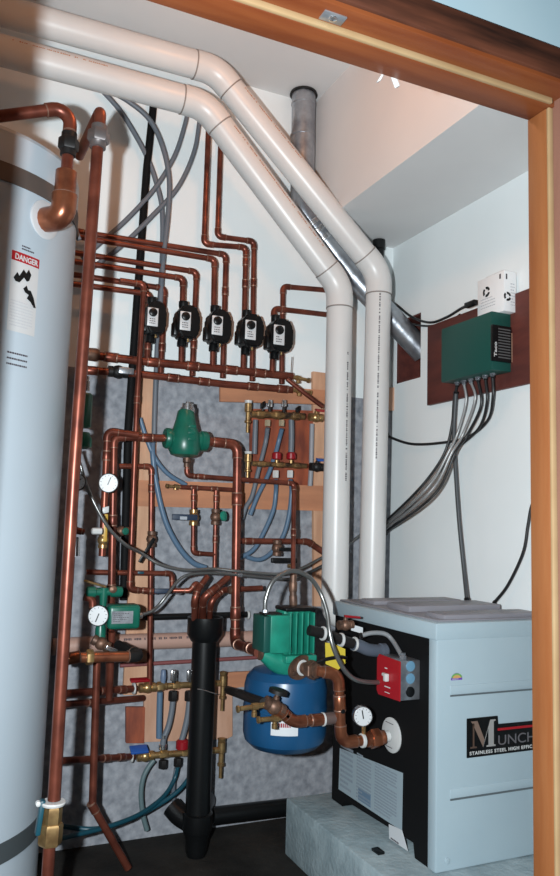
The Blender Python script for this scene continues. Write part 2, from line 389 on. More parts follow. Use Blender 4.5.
# rainbow sticker
c = P(456.5, 680, BY0); cr = .021
b = B(); b.prism([c+EX*cr*math.cos(math.pi*k/12)+EZ*cr*math.sin(math.pi*k/12) for k in range(13)], -EY*.0008)
sk = b.out('sticker', PURPLE, bo, 'half-round rainbow sticker')
b = B(); b.prism([c-EY*.0009+EX*cr*.95*math.cos(math.pi*k/12)+EZ*(.007+cr*.62*math.sin(math.pi*k/12)) for k in range(13)], -EY*.0006); b.out('band_print', mat('sticker_green', (.16,.35,.10), .5), sk)
b = B(); b.prism([c-EY*.0016+EX*cr*.7*math.cos(math.pi*k/12)+EZ*(.006+cr*.42*math.sin(math.pi*k/12)) for k in range(13)], -EY*.0005); b.out('band_print', mat('sticker_yellow', (.60,.33,.12), .5), sk)
marks(c+EX*-.017+EZ*.001-EY*.002, EX, EZ, .034, .005, 1, WHITE, sk, seed=3, wmin=.002, wmax=.004)
# paper instruction label on the black side
XS = BX0+.005
def quadX(pp, X, th): return B().prism([PX(x, y, X) for x, y in pp], -EX*th)
lb = quadX(((340,748),(403,773),(402,831),(338.7,789)), XS, .001).out('instruction_label', mat('blue_tinted_label',(.30,.37,.41),.6), bo, 'large paper instruction label')
p0 = PX(338.7, 789, XS); p1 = PX(403, 773, XS); p2 = PX(340, 748, XS)
LW = p0.y-p1.y; zb_ = PX(402,831,XS).z; LH = p1.z-zb_; zb_ = max(zb_, p0.z-.004)
yl = p0.y
for i, (u0_, u1_, rows, sd) in enumerate(((.03,.27,9,1),(.31,.57,14,2),(.60,.96,16,3))):
    marks(V((XS-.0012, yl-LW*u0_, zb_+LH*.05)), -EY, EZ, LW*(u1_-u0_), LH*.88, rows, mat('print_grey', (.22,.26,.30), .6), lb, name='printed_lettering', seed=sd, wmin=.003, wmax=.010, hh=.5)
B().box((XS-.0013, yl-LW*.15, zb_+LH*.88), EY*LW*.09, EZ*LH*.035, EX*.0004).out('heading_print', INK, lb)
B().box((XS-.0013, yl-LW*.44, zb_+LH*.16), EY*LW*.10, EZ*LH*.12, EX*.0004).out('heading_print', mat('print_blue', (.12,.19,.27), .6), lb)
lb2 = quadX(((389,824),(402,830),(408,851),(389.5,838.5)), XS-.002, .0012).out('certification_label', PAPER, bo, 'small white label below the large one')
q = PX(391, 838, XS-.003); marks(V((XS-.0036, q.y, q.z-.006)), -EY, EZ, .05, .012, 1, INK, lb2, seed=5, wmin=.004, wmax=.007)
# flange disc, reducer and copper return line
FL = PX(392, 735, BX0+.006); YF = FL.y
t = thing('wall_flange', 'round white collar where the copper line enters the black boiler side', 'flange', FL)
B().lathe(FL, -EX, [(0, .055), (.004, .055), (.006, .05), (.006, .02)], 28).out('disc', WHITE, t)
for k in range(2): marks(FL+V((-.0068, .028, .034-.075*k)), -EY, EZ, .05, .006, 1, INK, t, seed=k, wmin=.003, wmax=.006)
a = P(386, 738, YF); b_ = P(359, 742, YF)
zl = FL.z-.004
def Q(px, py, Y=None): return P(px, py, Y or YF)
YP = YF+.02
c1 = Q(341, 744); c2 = Q(338.5, 672)
bent=run('bent copper line dropping from the green pump to the white boiler collar', [P(317, 671, YF+.015), Q(338.5, 674), Q(341, 743), Q(361, 740.5)], .0172, COPPERB, [(1,.42)], name='copper_pipe', R=.036)
union('copper union between the white-taped elbow and the boiler collar', Q(375, 738.5), Q(387,736)-Q(362,740), .019, COPPERB, .068)
B_ = B().lathe(Q(383.5, 736.5), EX, [(0,.017),(.02,.017)], 14).out('boiler_nipple', WHITE); tag(B_, 'short white nipple between the copper union and the boiler collar', 'pipe')
B().lathe(Q(362.5,740.5)-EX*.006, EX, [(0,.0205),(.002,.0225),(.010,.0225),(.012,.0205)], 18).out('tape_ring', WHITE,bent)
B().lathe(c1.lerp(c2,.47)+EY*-.016, -EY, [(0,.007),(.006,.007),(.007,.004)], 10).out('tapping',BLACK,bent)
g = Q(363, 716.5, YF-.045)
g_, rt, up_ = gauge('round white dial gauge beside the bent copper line at the boiler', g, V((-.35,-1,.05)), .031, needle=100, rim=CHROME)
run('short copper stub carrying the boiler side dial gauge', [Q(363, 717, YF-.018), Q(364, 737, YF+.001)], .007, BRASS, name='gauge_stub', elbows=False)

# upper boiler connection: slate grey elbow, rings, valve handle
Yg = PX(386, 650, BX0).y
EL = [Q(330,640,Yg), Q(345,643,Yg), Q(366,648.5,Yg), Q(384,650,Yg)]
t = thing('grey_elbow', 'slate grey plastic elbow above the bent copper line at the boiler', 'fitting', EL[2])
B().tube(spline([Q(353,644,Yg),Q(360,646,Yg),Q(370,650,Yg),PX(386,651,BX0+.004)],4), .0205).out('body', mat('slate_plastic',(.085,.10,.13),.45), t)
B().lathe(Q(380,651,Yg), EX, [(0,.0205),(.002,.025),(.02,.025),(.022,.0205)],18).out('hub', mat('slate_plastic',(0,0,0)), t)
bp=run('short black pipe with white rings running behind the yellow tag', [Q(309,630,Yg),Q(323,633.5,Yg),Q(354,644,Yg)], .017, BLACKIRON, name='black_pipe', elbows=False)
for px,py in ((354.5,644),(341,640),(323,633.5)):
    B().lathe(Q(px,py,Yg)-V((1,0,-.12))*.004, V((1,0,-.12)), [(0,.015),(0,.022),(.004,.023),(.008,.022),(.008,.015)],20).out('clamp_ring', WHITE, bp, 'white ring')
c = Q(345.5,625,Yg+.03)
valve('red-handled valve beside the white tag behind the boiler cabinet edge', c, EX, .011, V((1,0,-.1)), .05, BRONZE, REDP, stem=EZ)
tag(B().box(Q(357,629,Yg+.02), EX*.022-EZ*.006, EZ*.010, EY*.001).out('tag_card', PAPER), 'white paper tag beside the red-handled valve at the boiler', 'tag')
q=[Q(x,y,Yg-.035) for x,y in ((325,642.5),(333,643.5),(345,649),(345,664),(338,669.5),(325.5,664))]
tag(B().prism(q,-EY*.002).out('yellow_tag', YELLOW), 'yellow plastic tag hanging by the pump outlet', 'tag')
b=B().tube(spline([Q(317,662,Yg-.045),Q(327,659,Yg-.05),Q(340,657,Yg-.045),Q(346,658,Yg-.03)],5), .006); tag(b.out('cable_tie', BLACK),'black cable tie wrapped across the yellow tag','tie')

# red emergency switch box
XF = 1.335
c00=PX(377,653,XF); c10=PX(400,660.5,XF); c11=PX(401,702.5,XF); c01=PX(376.5,694.5,XF)
zt_=(c10.z+c00.z)/2; zb_s=(c11.z+c01.z)/2; ya=c10.y; yb=c00.y
sw = thing('switch_box', 'steel switch box with a red face plate on the black boiler side', 'switch', ((XF+BX0)/2, (ya+yb)/2, zb_s))
bb=B().bx(XF+.004, BX0+.007, ya+.004, yb-.006, zb_s+.004, zt_-.003, .003).out('box', STEEL, sw)
pl=B().prism([(XF,ya,zb_s+.004),(XF,ya,zt_-.004),(XF,yb-.012,zt_-.0005),(XF,yb,zt_-.014),(XF,yb,zb_s+.012),(XF,yb-.010,zb_s)], EX*.004, .001).out('face_plate', RED, sw,'red face plate')
ym=(ya+yb)/2; zmid=(zt_+zb_s)/2
B().bx(XF-.014, XF, ym-.008, ym+.008, zmid-.012, zmid+.012,.003).out('toggle', WHITE, pl)
B().bx(XF-.012, XF, ym-.002, ym+.020, zmid+.002, zmid+.012,.003).out('toggle_guard', WHITE, pl)
marks((XF-.0005, ym+.018, zmid+.022), -EY, EZ, .036, .008, 1, WHITE, pl, seed=4, wmin=.002, wmax=.006)
marks((XF-.0005, ym+.018, zmid-.034), -EY, EZ, .036, .008, 1, WHITE, pl, seed=6, wmin=.002, wmax=.006)
marks((XF-.0005, ym+.016, zmid-.050), -EY, EZ, .03, .006, 1, WHITE, pl, seed=7, wmin=.002, wmax=.006)
for (dz, M_) in ((.043, BLUEPANEL),(.006,BLUEPANEL),(-.034,BLACK)):
    B().lathe(((XF+BX0)/2+.006, ya+.0045, zmid+dz), -EY, [(0,.016),(.002,.016),(.0025,.012),(.0025,.001)],18).out('knockout', M_, bb)

def flex(label, pts, r, M=STEEL, ribs=True, name='flexible_conduit', cat='conduit', n=10, group=None):
    path=spline(pts,n); t=thing(name,label,cat,path[0],group)
    if ribs:
        # resample, corrugate
        L=[0]
        for a,b in zip(path,path[1:]): L.append(L[-1]+(b-a).length)
        step=max(.0026,L[-1]/420); k=int(L[-1]/step); rp=[];j=0
        for i in range(k+1):
            s=L[-1]*i/k
            while j<len(L)-2 and L[j+1]<s: j+=1
            f=(s-L[j])/max(1e-9,L[j+1]-L[j]); rp.append(path[j].lerp(path[j+1],f))
        B().tube(rp,r,8,rs=[r*(1.06 if i%2 else .90) for i in range(len(rp))]).out('armour',M,t,ang=3)
    else: B().tube(path,r,10).out('sheath',M,t)
    d0=(path[0]-path[1]).normalized(); d1=(path[-1]-path[-2]).normalized()
    for p_,d_ in ((path[0],d0),(path[-1],d1)):
        B().lathe(p_-d_*.008,d_,[(0,r*1.1),(.001,r*1.35),(.009,r*1.35),(.010,r*.8)],8).out('connector',STEEL if ribs else BLACK,t)
    return t
WHIP = mat('pale_armoured_conduit', (.22,.22,.215), .28, .75)
flex('armoured conduit looping from the green pump to the red switch plate', [Q(265,612,YF-.02),Q(266,598,YF-.02),Q(274,580,YF-.02),Q(292,571,YF-.02),Q(309,577,YF-.02),Q(320,592,YF-.02),Q(327,612,YF-.04),Q(330,634,YF-.06),Q(335,652,YF-.07),Q(346,672,YF-.07),Q(360,681,YF-.06),V((XF+.03,yb-.004,zmid-.03))], .0075, WHIP)
flex('grey cable arching from the slate elbow over to the red switch box', [Q(360,636,Yg-.02),Q(372,633,Yg-.03),Q(385,634,Yg-.04),Q(393,641,Yg-.06),V(((XF+BX0)/2,ym-.03,zt_+.0))], .0075, mat('grey_cable',(.20,.21,.22),.5), False, 'grey_cable','cable')
B().lathe(((XF+BX0)/2,ym-.03,zt_-.003),EZ,[(0,.012),(.010,.012),(.012,.009),(.018,.009)],6).out('cable_connector',STEEL,bb)

# ------------------------------------------------------------------ green pump on blue expansion tank
YPu = YF+.15
def Bq(px,py): return P(px,py,YPu)
pu=thing('circulator_pump','large bright green circulator pump above the blue tank','pump',Bq(285,680))
x0,x1=Bq(280,630).x,Bq(308.5,630).x; zt1=Bq(295,609).z; zb1=Bq(295,653).z
mt=B().bx(x0,x1,YPu-.028,YPu+.045,zb1,zt1,.008).out('motor_body',GREENL,pu)
b=B()
for k in range(5):
    x=x0+.008+(x1-x0-.020)*k/4; b=B(); b.bx(x,x+.0055,YPu-.060,YPu-.024,zb1+.006,zt1-.006,.0015).out('cooling_fin',GREENL,mt)
B().bx(x0-.002,x1+.004,YPu-.046,YPu+.046,zt1-.004,zt1+.010,.006).out('motor_cap',BLACK,pu)
B().bx(x1-.004,x1+.010,YPu-.03,YPu+.045,zb1+.01,zt1,.004).out('side_cover',BLACK,pu)
xb0,xb1=Bq(256,630).x,Bq(281,630).x; zt2=Bq(268,613).z; zb2=Bq(268,650).z
tb=B().bx(xb0+.022,xb1,YPu-.07,YPu+.03,zb2,zt2,.003).out('terminal_box',GREENL,pu)
B().bx(xb0,xb0+.024,YPu-.066,YPu+.03,zb2+.003,zt2-.003,.003).out('terminal_box_side',DKGREEN,pu)
B().bx(xb0+.008,xb1-.02,YPu-.05,YPu+.0,zt2-.001,zt2+.005,.002).out('terminal_box_lid',BLACKIRON,pu)
zb3=Bq(295,660).z
B().bx(x0-.004,x1+.004,YPu-.06,YPu+.05,zb3,zb1+.002,.005).out('motor_base',GREENL,pu)
B().tube([Bq(262,653),Bq(274,660),Bq(288,667),Bq(303,669)],.03,16,rs=[.021,.034,.040,.034]).out('volute',GREENL,pu)
# oval bolted flange
fc=P(299,667,YPu-.055); fd=(P(317,671,YF+.015)-fc).normalized(); side=fd.cross(EZ).normalized()
dg=(side*.85-EZ*.28).normalized(); dn=fd.cross(dg)
b=B(); b.prism([fc+dg*.052*math.cos(2*math.pi*k/20)*(1 if True else 1)+dn*.036*math.sin(2*math.pi*k/20) for k in range(20)],fd*.014,.002)
fg=b.out('flange',BRONZE,pu,'rusty oval pump flange')
for s in (-1,1): hexnut(B(),fc+fd*.013+dg*.040*s,fd,.012,.008).out('flange_bolt',BRONZE,fg)
B().lathe(fc+fd*.015,fd,[(0,.018),(0,.024),(.003,.0255),(.006,.024),(.006,.018)],22).out('gasket_ring',WHITE,fg)
ud=(Q(318,671.5)-fc)
union('weathered brass union between the rusty pump flange and the copper bend',fc.lerp(P(317,671,YF+.015),.72),fd,.019,BRONZE,.05)
tag(B().lathe(fc+fd*.014,fd,[(0,.017),(.012,.019),(.02,.017)],16).out('pump_nipple',BRONZE),'short bronze nipple between the pump flange and the brass union','pipe')
# left flange
B().lathe(Bq(258,652),EX,[(0,.02),(.003,.026),(.010,.026),(.012,.02)],18).out('inlet_flange',BRONZE,pu)
# dark fitting with shaft above pump
run('dark brass vent fitting standing behind the green pump cap',[P(293.5,607,2.35),P(293,590,2.35),P(293.5,574,2.35)],.012,BRONZE,[(0,.4),(1,.2)],name='vent_fitting',elbows=False,solder=False)
# expansion tank
YT=YF+.215
tc=P(285,710,YT); RR=(P(322.5,700,YT)-P(247.5,700,YT)).length/2
zt3=P(285,664,YT).z; zb3=P(285,749,YT).z
et=thing('expansion_tank','round blue expansion tank hanging under the green pump','tank',(tc.x,YT,zb3))
hh=zt3-zb3; m_=zb3
B().lathe((tc.x,YT,zb3),EZ,[(0,RR*.25),(.004,RR*.55),(.015,RR*.8),(.035,RR*.95),(.06,RR),(hh*.5-.002,RR),(hh*.5,RR*1.012),(hh*.5+.006,RR*1.012),(hh*.5+.008,RR),(hh-.07,RR),(hh-.04,RR*.95),(hh-.018,RR*.8),(hh-.005,RR*.5),(hh,RR*.15)],40).out('shell',BLUE,et,ang=.5)
B().lathe((tc.x,YT,zt3-.01),EZ,[(0,.022),(.03,.022)],14).out('neck',BRONZE,et)
# curved paper label on tank
def cylpatch(cx,cy,R,a0,a1,z0,z1,M,parent,name,n=10,th=.0008,label=None):
    b=B(); pts=[]
    for rr in (R,R+th):
        for k in range(n+1):
            a=a0+(a1-a0)*k/n
            pts.append([b.bm.verts.new((cx+rr*math.cos(a),cy+rr*math.sin(a),z)) for z in (z0,z1)])
    m=n+1
    for k in range(n):
        b.bm.faces.new((pts[k][0],pts[k][1],pts[k+1][1],pts[k+1][0])); b.bm.faces.new((pts[m+k][0],pts[m+k+1][0],pts[m+k+1][1],pts[m+k][1]))
        for e in (0,1): b.bm.faces.new((pts[k][e],pts[k+1][e],pts[m+k+1][e],pts[m+k][e]))
    for k in (0,n): b.bm.faces.new((pts[k][0],pts[m+k][0],pts[m+k][1],pts[k][1]))
    return b.out(name,M,parent,label)
def cylang(cx,cy,R,px,py):
    d=ray(px,py); o=EYE-V((cx,cy,0)); A=d.x**2+d.y**2; Bb=2*(o.x*d.x+o.y*d.y); C=o.x**2+o.y**2-R*R
    D=max(0,Bb*Bb-4*A*C); s=(-Bb-math.sqrt(D))/(2*A); p=EYE+d*s
    return math.atan2(p.y-cy,p.x-cx),p
a0,_=cylang(tc.x,YT,RR,271,726); a1,_=cylang(tc.x,YT,RR,298,726); _,pA=cylang(tc.x,YT,RR,280,720); _,pB=cylang(tc.x,YT,RR,280,736)
pl_=cylpatch(tc.x,YT,RR+.0005,a0,a1,pB.z,pA.z,PAPER,et,'paper_label',label='white label with red print')
am=(a0+a1)/2+.02; n_=V((math.cos(am),math.sin(am),0)); tx=EZ.cross(n_)
marks(V((tc.x,YT,0))+n_*(RR+.0018)-tx*.022+EZ*(pA.z-.024),tx,EZ,.044,.016,1,REDP,pl_,seed=11,wmin=.003,wmax=.006,hh=.8)

# lower copper line with valves and drains in front of expansion tank
YL=YF+.012
def Lq(px,py): return P(px,py,YL)
lowl=run('bright copper line in front of the blue tank running to the boiler',[Lq(270,706),Lq(281,711),Lq(293,722),Lq(325,719)],.0165,COPPERB,[(2,.75)],R=.06,name='copper_pipe')
B().lathe(Lq(323.2,719.3)-EX*.004,EX,[(0,.0185),(.001,.021),(.006,.021),(.007,.0185)],20).out('tape_ring',WHITE,lowl)
run('dull grey copper stub joining the bent copper line beside the blue tank',[Lq(324.5,719),Lq(338,717.5)],.019,mat('dull_copper',(.16,.11,.10),.5,.5),name='copper_stub',elbows=False)
valve('dark valve with an oval black handwheel in front of the blue tank',Lq(274,706.5),Lq(281,711)-Lq(268,704),.0145,EX,.030,BRONZE,BLACKIRON,stem=V((.25,-.1,1)),name='gate_valve',wheel=True)
def spigot(label,p,d,L,r,down=.03,name='drain_valve'):
    """small brass boiler drain: body along d, spout down, knob"""
    d=V(d).normalized(); p=V(p); t=thing(name,label,'valve',p)
    B().lathe(p,d,[(0,r),(L*.3,r),(L*.32,r*1.35),(L*.55,r*1.35),(L*.57,r*.9),(L,r*.9)],10).out('body',BRASS,t)
    B().lathe(p+d*L*.45,-EZ,[(0,r*.8),(down*.5,r*.8),(down*.55,r*1.05),(down,r*1.05)],10).out('spout',BRASS,t)
    B().lathe(p+d*L,d,[(0,r*.6),(.004,r*1.3),(.010,r*1.3),(.012,r*.6)],12).out('knob',BRASS,t)
    return t
spigot('brass drain tap with spout below the oval black handwheel',Lq(286,717.5),V((-1,0,.0)),.085,.0085,.03)
spigot('brass drain tap beside the black drain pipe and blue tank',Lq(266,704.5),V((-1,0,-.08)),.085,.0085,.03)
run('dark bronze pipe running from the wall to the valve at the blue tank',[P(228,690,2.75),P(240,694,2.45),Lq(264,703)],.015,BLACKIRON,elbows=False,name='bronze_pipe')

# ------------------------------------------------------------------ big white vent pipes
def pvc(label,pts,r,jo,seed):
    t=thing('vent_pipe',label,'pipe',pts[0])
    path,arcs=fillet(pts[:4],r*2.6,8)
    q_,ar_=fillet(pts[2:],r*1.05,8); path=path[:-1]+q_[1:]; arcs=arcs
    B().tube(path,r,28).out('pipe',PVC,t)
    for ar,d1,d2 in arcs:
        e=B().tube([ar[0]-d1*jo]+ar+[ar[-1]+d2*jo],r*1.045,28).out('elbow',PVC,t)
        for q,d in ((ar[0]-d1*jo,d1),(ar[-1]+d2*jo,d2)):
            B().lathe(q-d*.003,d,[(0,r*1.02),(.001,r*1.052),(.005,r*1.052),(.006,r*1.02)],28).out('joint_line',mat('pvc_joint',(.25,.22,.2),.5),e)
    return t,arcs
def print_on(t,a,b,r,f0,f1,nd,seed,M=INK,w=.007):
    """a row of small printed strokes along a pipe from a to b; nd: outward direction of the row"""
    rnd=random.Random(seed); d=(b-a); L=d.length; d.normalize(); n=(V(nd)-d*V(nd).dot(d)).normalized(); s=d.cross(n); bb=B(); x=L*f0
    while x<L*f1:
        l=rnd.uniform(.003,.007)
        if rnd.random()<.83: bb.box(a+d*(x+l/2)+n*(r+.0001),d*l*.42,s*w*rnd.choice((.5,.5,.35)),n*.0006)
        x+=l*1.25+(.003 if rnd.random()<.12 else 0)
    return bb.out('printed_lettering',M,t)
YV1,YV2=2.69,2.71
vr=.0536
pR=[P(-40,6,YV2),P(216,70.5,YV2),P(379,273,YV2),P(371,612,YV2)]
pL=[P(-40,42,YV1),P(205,105.5,YV1),P(340,287,YV1),P(334.5,612,YV1)]
for p in (pR,pL):
    p[0]=p[1]+EX*(-.46-p[1].x); 
pR[0].z=P(50,27,YV2).z+.006; pL[0].z=P(50,64,YV1).z+.006; pR[3].z=.845; pL[3].z=.845
pR.append(pR[3]+EX*.12); pL.append(pL[3]+EX*.085)
tR,aR=pvc('thick white plastic vent pipe bending down beside the room corner, the higher one',pR,vr,.035,1)
tL,aL=pvc('thick white plastic vent pipe bending down next to the manifolds, the lower one',pL,vr,.035,2)
print_on(tR,pR[2],pR[3],vr,.07,.56,V((-.45,-1,0)),1,w=.006)
print_on(tL,pL[2],pL[3],vr,.2,.60,V((.25,-1,0)),2,w=.007)
PR=mat('orange_ink',(.45,.20,.10),.6)
print_on(tR,pR[1],pR[2],vr,.12,.45,V((.25,-1,.35)),3,PR,w=.006); print_on(tL,pL[1],pL[2],vr,.15,.80,V((.25,-1,.35)),4,PR,w=.006)
print_on(tL,pL[0],pL[1],vr,.45,.7,V((0,-1,.4)),5,PR,w=.005)
# ------------------------------------------------------------------ galvanised duct
t=thing('galvanised_duct','round silver metal duct from the ceiling slanting behind the white pipes into the wall hole','duct',P(303,190,2.87))
du=[V((P(303,120,2.90).x,2.90,CZ-.001)),P(302,212,2.90),P(352,275,2.89),V((XR+.08,2.825,hz0+.135))]
path,arcs=fillet(du[:3]+[du[3]],.09,6)
B().tube(path,.053,24).out('duct_wall',STEEL,t)
for z in (.05,.20): B().lathe(du[0]-EZ*z,-EZ,[(0,.0535),(.002,.0555),(.008,.0555),(.010,.0535)],24).out('seam_ring',STEEL,t)
B().lathe(du[0]-EZ*.012,EZ,[(0,.054),(.001,.063),(.011,.060)],24).out('ceiling_collar',BLACKIRON,t)
for f in (.05,.16,.28): 
    q=du[1].lerp(du[2],f+.1); d=(du[2]-du[1]).normalized(); B().lathe(q,d,[(0,.053),(.003,.056),(.02,.056),(.023,.053)],24).out('foil_tape',CHROME,t)
# black vent stack behind
t=thing('vent_stack','black plastic stack with a coupling on top in the room corner','pipe',P(379,260,2.9))
B().tube([V((P(379,243,2.9).x,2.9,P(379,243,2.9).z)),V((P(379,243,2.9).x,2.9,.2))],.024,18).out('pipe',BLACK,t)
B().lathe(V((P(379,241,2.9).x,2.9,P(379,250,2.9).z)),EZ,[(0,.024),(.002,.029),(.045,.029),(.047,.024)],20).out('coupling',BLACK,t)

# ------------------------------------------------------------------ zone pipes along the upper wall
r1=.0115
YA,YC=2.905,2.862
def A(px,py): return P(px,py,YA)
def C(px,py): return P(px,py,YC)
g1='copper zone pipes on the white wall'
def zone(label,pts,r=r1,couple=()): return run(label,pts,r,COPPER,couple,g1)
zone('copper pipe dropping from the ceiling pipes to the fourth black pump',[C(208.5,128),C(204,244),C(246,247.5),C(243,370)],r1,[(2,.12),(2,.3)])
zone('copper pipe dropping from the ceiling beside the fourth black pump',[A(221,133),A(217.5,236.5),A(254,241.5),A(252,381)],r1,[(2,.3)])
zone('copper pipe from behind the tall riser to just beside the third black pump',[A(90,235.5)+EX*-.30,A(226,254.8),A(222.5,378)],r1,[(0,.3),(1,.3)])
zone('copper pipe from behind the tall riser into the top of the third black pump',[C(90,239.5)+EX*-.30,C(214.5,259.5),C(212.5,368)],r1,[(1,.7)])
zone('copper pipe from behind the tall riser to just beside the second black pump',[A(90,256)+EX*-.30,A(196.5,272),A(192,376)],r1,[(1,.7)])
zone('copper pipe from behind the tall riser into the top of the second black pump',[C(90,264.5)+EX*-.30,C(183,278.5),C(181,366)],r1,[(1,.7)])
zone('copper pipe from behind the tall riser to just beside the first black pump',[A(89,277.5)+EX*-.30,A(164.5,288.5),A(160.5,373)],r1,[(1,.7)])
zone('copper pipe from behind the tall riser into the top of the first black pump',[C(88,287.5)+EX*-.30,C(149.5,294),C(147,363)],r1,[(1,.75)])
zone('copper pipe from the big white pipes to just beside the fifth black pump',[A(336,291),A(283,286.5),A(281.5,384)],r1,[(1,.25)])
zone('copper pipe from the big white pipes into the top of the fifth black pump',[C(338,316),C(274,308.5),C(272,374)],r1,[(1,.7)])
# small black pumps
def pump(word,cx,cy,w,h,lx,ly):
    Yp=YC-.012; c=P(cx,cy,Yp); s=(P(cx+10,cy,Yp)-P(cx-10,cy,Yp)).length/20; W=w*s/2; Hh=h*s/2
    t=thing('zone_pump','small black zone pump with a silver label, '+word+' of the row of five','pump',c,'black zone pumps above the headers')
    o=[]
    for sx,sz in ((-.55,-1),(.55,-1),(1,-.55),(1,.5),(.6,.85),(.45,1),(-.45,1),(-.7,.85),(-1,.5),(-1,-.55)): o.append(c+EX*W*sx+EZ*Hh*sz-EY*.055)
    B().prism(o,EY*.085,.008).out('body',BLACK,t)
    B().bx(c.x-W*1.12,c.x-W*.5,c.y-.02,c.y+.03,c.z-Hh*.78,c.z+Hh*.1,.008).out('junction_box',BLACK,t)
    for sg in (-1,1): B().lathe(c+EZ*sg*Hh*.9-EX*W*.25,EZ*sg,[(0,.016),(.012,.019),(.03,.019),(.032,.014)],14).out('pipe_flange',BLACK,t)
    l=P(lx,ly,Yp-.0555); lw,lh=10.5*s/2,18*s/2
    pl=B().box((l.x,c.y-.0565,l.z),EX*lw,EZ*lh,EY*.0025,.002).out('label_plate',mat('silver_label',(.62,.63,.64),.4,.1),t,'silver label plate')
    B().lathe((l.x,c.y-.0585,l.z+lh*.48),-EY,[(0,lw*.80),(.007,lw*.74),(.009,lw*.6),(.009,.001)],20).out('speed_dial',BLACK,pl)
    marks((l.x-lw*.6,c.y-.0592,l.z-lh*.8),EX,EZ,lw*1.2,lh*.7,3,INK,pl,seed=int(cx),wmin=.003,wmax=.008)
    B().lathe(c-EZ*(Hh+.001)+EX*W*.1-EY*.03,-EZ,[(0,.005),(.008,.005),(.009,.002)],8).out('drain_screw',BRASS,t)
for a in (('first',153.5,320.5,19.5,33,152.7,317),('second',185.3,324.5,22,32.5,185.3,321),('third',216.8,329,21.5,32.5,217.2,325.5),('fourth',248.7,333,21.5,31,250.5,330),('fifth',277.7,337.7,21.5,30.5,279,335)): pump(*a)

# headers
YH1,YH2=2.865,2.875
rh=.0168
def H1(px,py): return P(px,py,YH1)
def H2(px,py): return P(px,py,YH2)
uph=run('upper thick copper header pipe below the five black pumps',[H1(84,354),H1(136,360.5),H1(225,369.3),H1(292,376.5)],rh,COPPER,[(0,.5),(1,.18),(1,.62),(2,.08),(2,.5)],name='header_pipe',elbows=False)
run('lower thick copper header pipe just above the wooden ledger',[H2(84,370),H2(136,373.5),H2(225,384.2),H2(292,389.8)],rh*.9,COPPER,[(0,.15),(1,.4),(1,.75),(2,.4),(2,.85)],name='header_pipe',elbows=False)
B().lathe(H1(83,353.5),EX,[(0,.014),(.004,.024),(.045,.026),(.06,.02)],16).out('pipe_cap',BRONZE,uph)
spigot('brass drain tap at the far end of the upper header',H1(291,376.5),V((1,0,-.1)),.075,.009,.022)
spigot('brass drain tap at the far end of the lower header',H2(291,389.7),V((1,0,-.05)),.085,.009,.022)
run('slanting copper pipe from the header ends down to the red manifold valve',[P(287,379,2.83),P(303,392,2.82),P(323,407,2.81)],.0095,COPPER,elbows=False)
run('short thin brass vent wire pipe above the header ends',[H1(291,374),H1(292,357)],.0018,BRONZE,name='vent_tube',elbows=False,cat='tube')
valve('black check valve with a silver plate on the lower header',H2(118,372),H2(136,373.5)-H2(100,370),.0155,EX,.045,BLACKIRON,STEEL,stem=-EY,name='check_valve',hw=.012)

# ------------------------------------------------------------------ tank, riser
TR=.38; TY_=2.40
_d=ray(60,500); _n=V((_d.y,-_d.x,0)).normalized(); _t=EYE+_d*(TY_/_d.y)
TX,TYc=(_t-_n*TR).x,(_t-_n*TR).y
_o=math.atan2(_n.y,_n.x); TZ=2.2
def cylang0(px,py):
    d=ray(px,py); A=d.x**2+d.y**2; Bb=-2*(TX*d.x+TYc*d.y); C=TX**2+TYc**2-TR*TR
    sq=(-Bb-math.sqrt(max(0,Bb*Bb-4*A*C)))/(2*A); return EYE+d*sq
TZ=cylang0(40,141).z
# top from photo: silhouette top
tk=thing('water_tank','tall pale grey cylindrical water tank with a danger label','tank',(TX,TYc,0))
B().lathe((TX,TYc,0),EZ,[(0,TR*.97),(.004,TR),(TZ-.016,TR),(TZ-.004,TR*.985),(TZ,TR*.95),(TZ,.01)],72).out('shell',TANK,tk,ang=.4)
_,q1=cylang(TX,TYc,TR,4,852); 
cylpatch(TX,TYc,TR+.0005,-math.pi,math.pi*.999,q1.z-.026,q1.z+.026,BAND,tk,'seam_band',n=72,th=.003)
q2=cylang0(38,186)
cylpatch(TX,TYc,TR+.0005,-math.pi,math.pi*.999,q2.z-.026,q2.z+.026,mat('brown_grey_band',(.075,.058,.050),.6),tk,'seam_band',n=72,th=.003)
a0,_=cylang(TX,TYc,TR,9,290); a1,_=cylang(TX,TYc,TR,37,290); _,pA=cylang(TX,TYc,TR,24,254); _,pB=cylang(TX,TYc,TR,24,334)
lb=cylpatch(TX,TYc,TR+.0004,a0,a1,pB.z,pA.z,mat('label_white',(.50,.50,.50),.5),tk,'danger_label',label='white danger label with a red header')
cylpatch(TX,TYc,TR+.0013,a0,a1,pA.z-.026,pA.z,RED,lb,'header_band')
am=(a0+a1)/2; n_=V((math.cos(am),math.sin(am),0)); tx=EZ.cross(n_); lw=(a1-a0)*TR; ctr=V((TX,TYc,0))+n_*(TR+.0026)
text('DANGER',ctr+EZ*(pA.z-.0215),tx,EZ,.0215,mat('label_white',(0,0,0)),lb,'CENTER',bold=.0005,sx=.88)
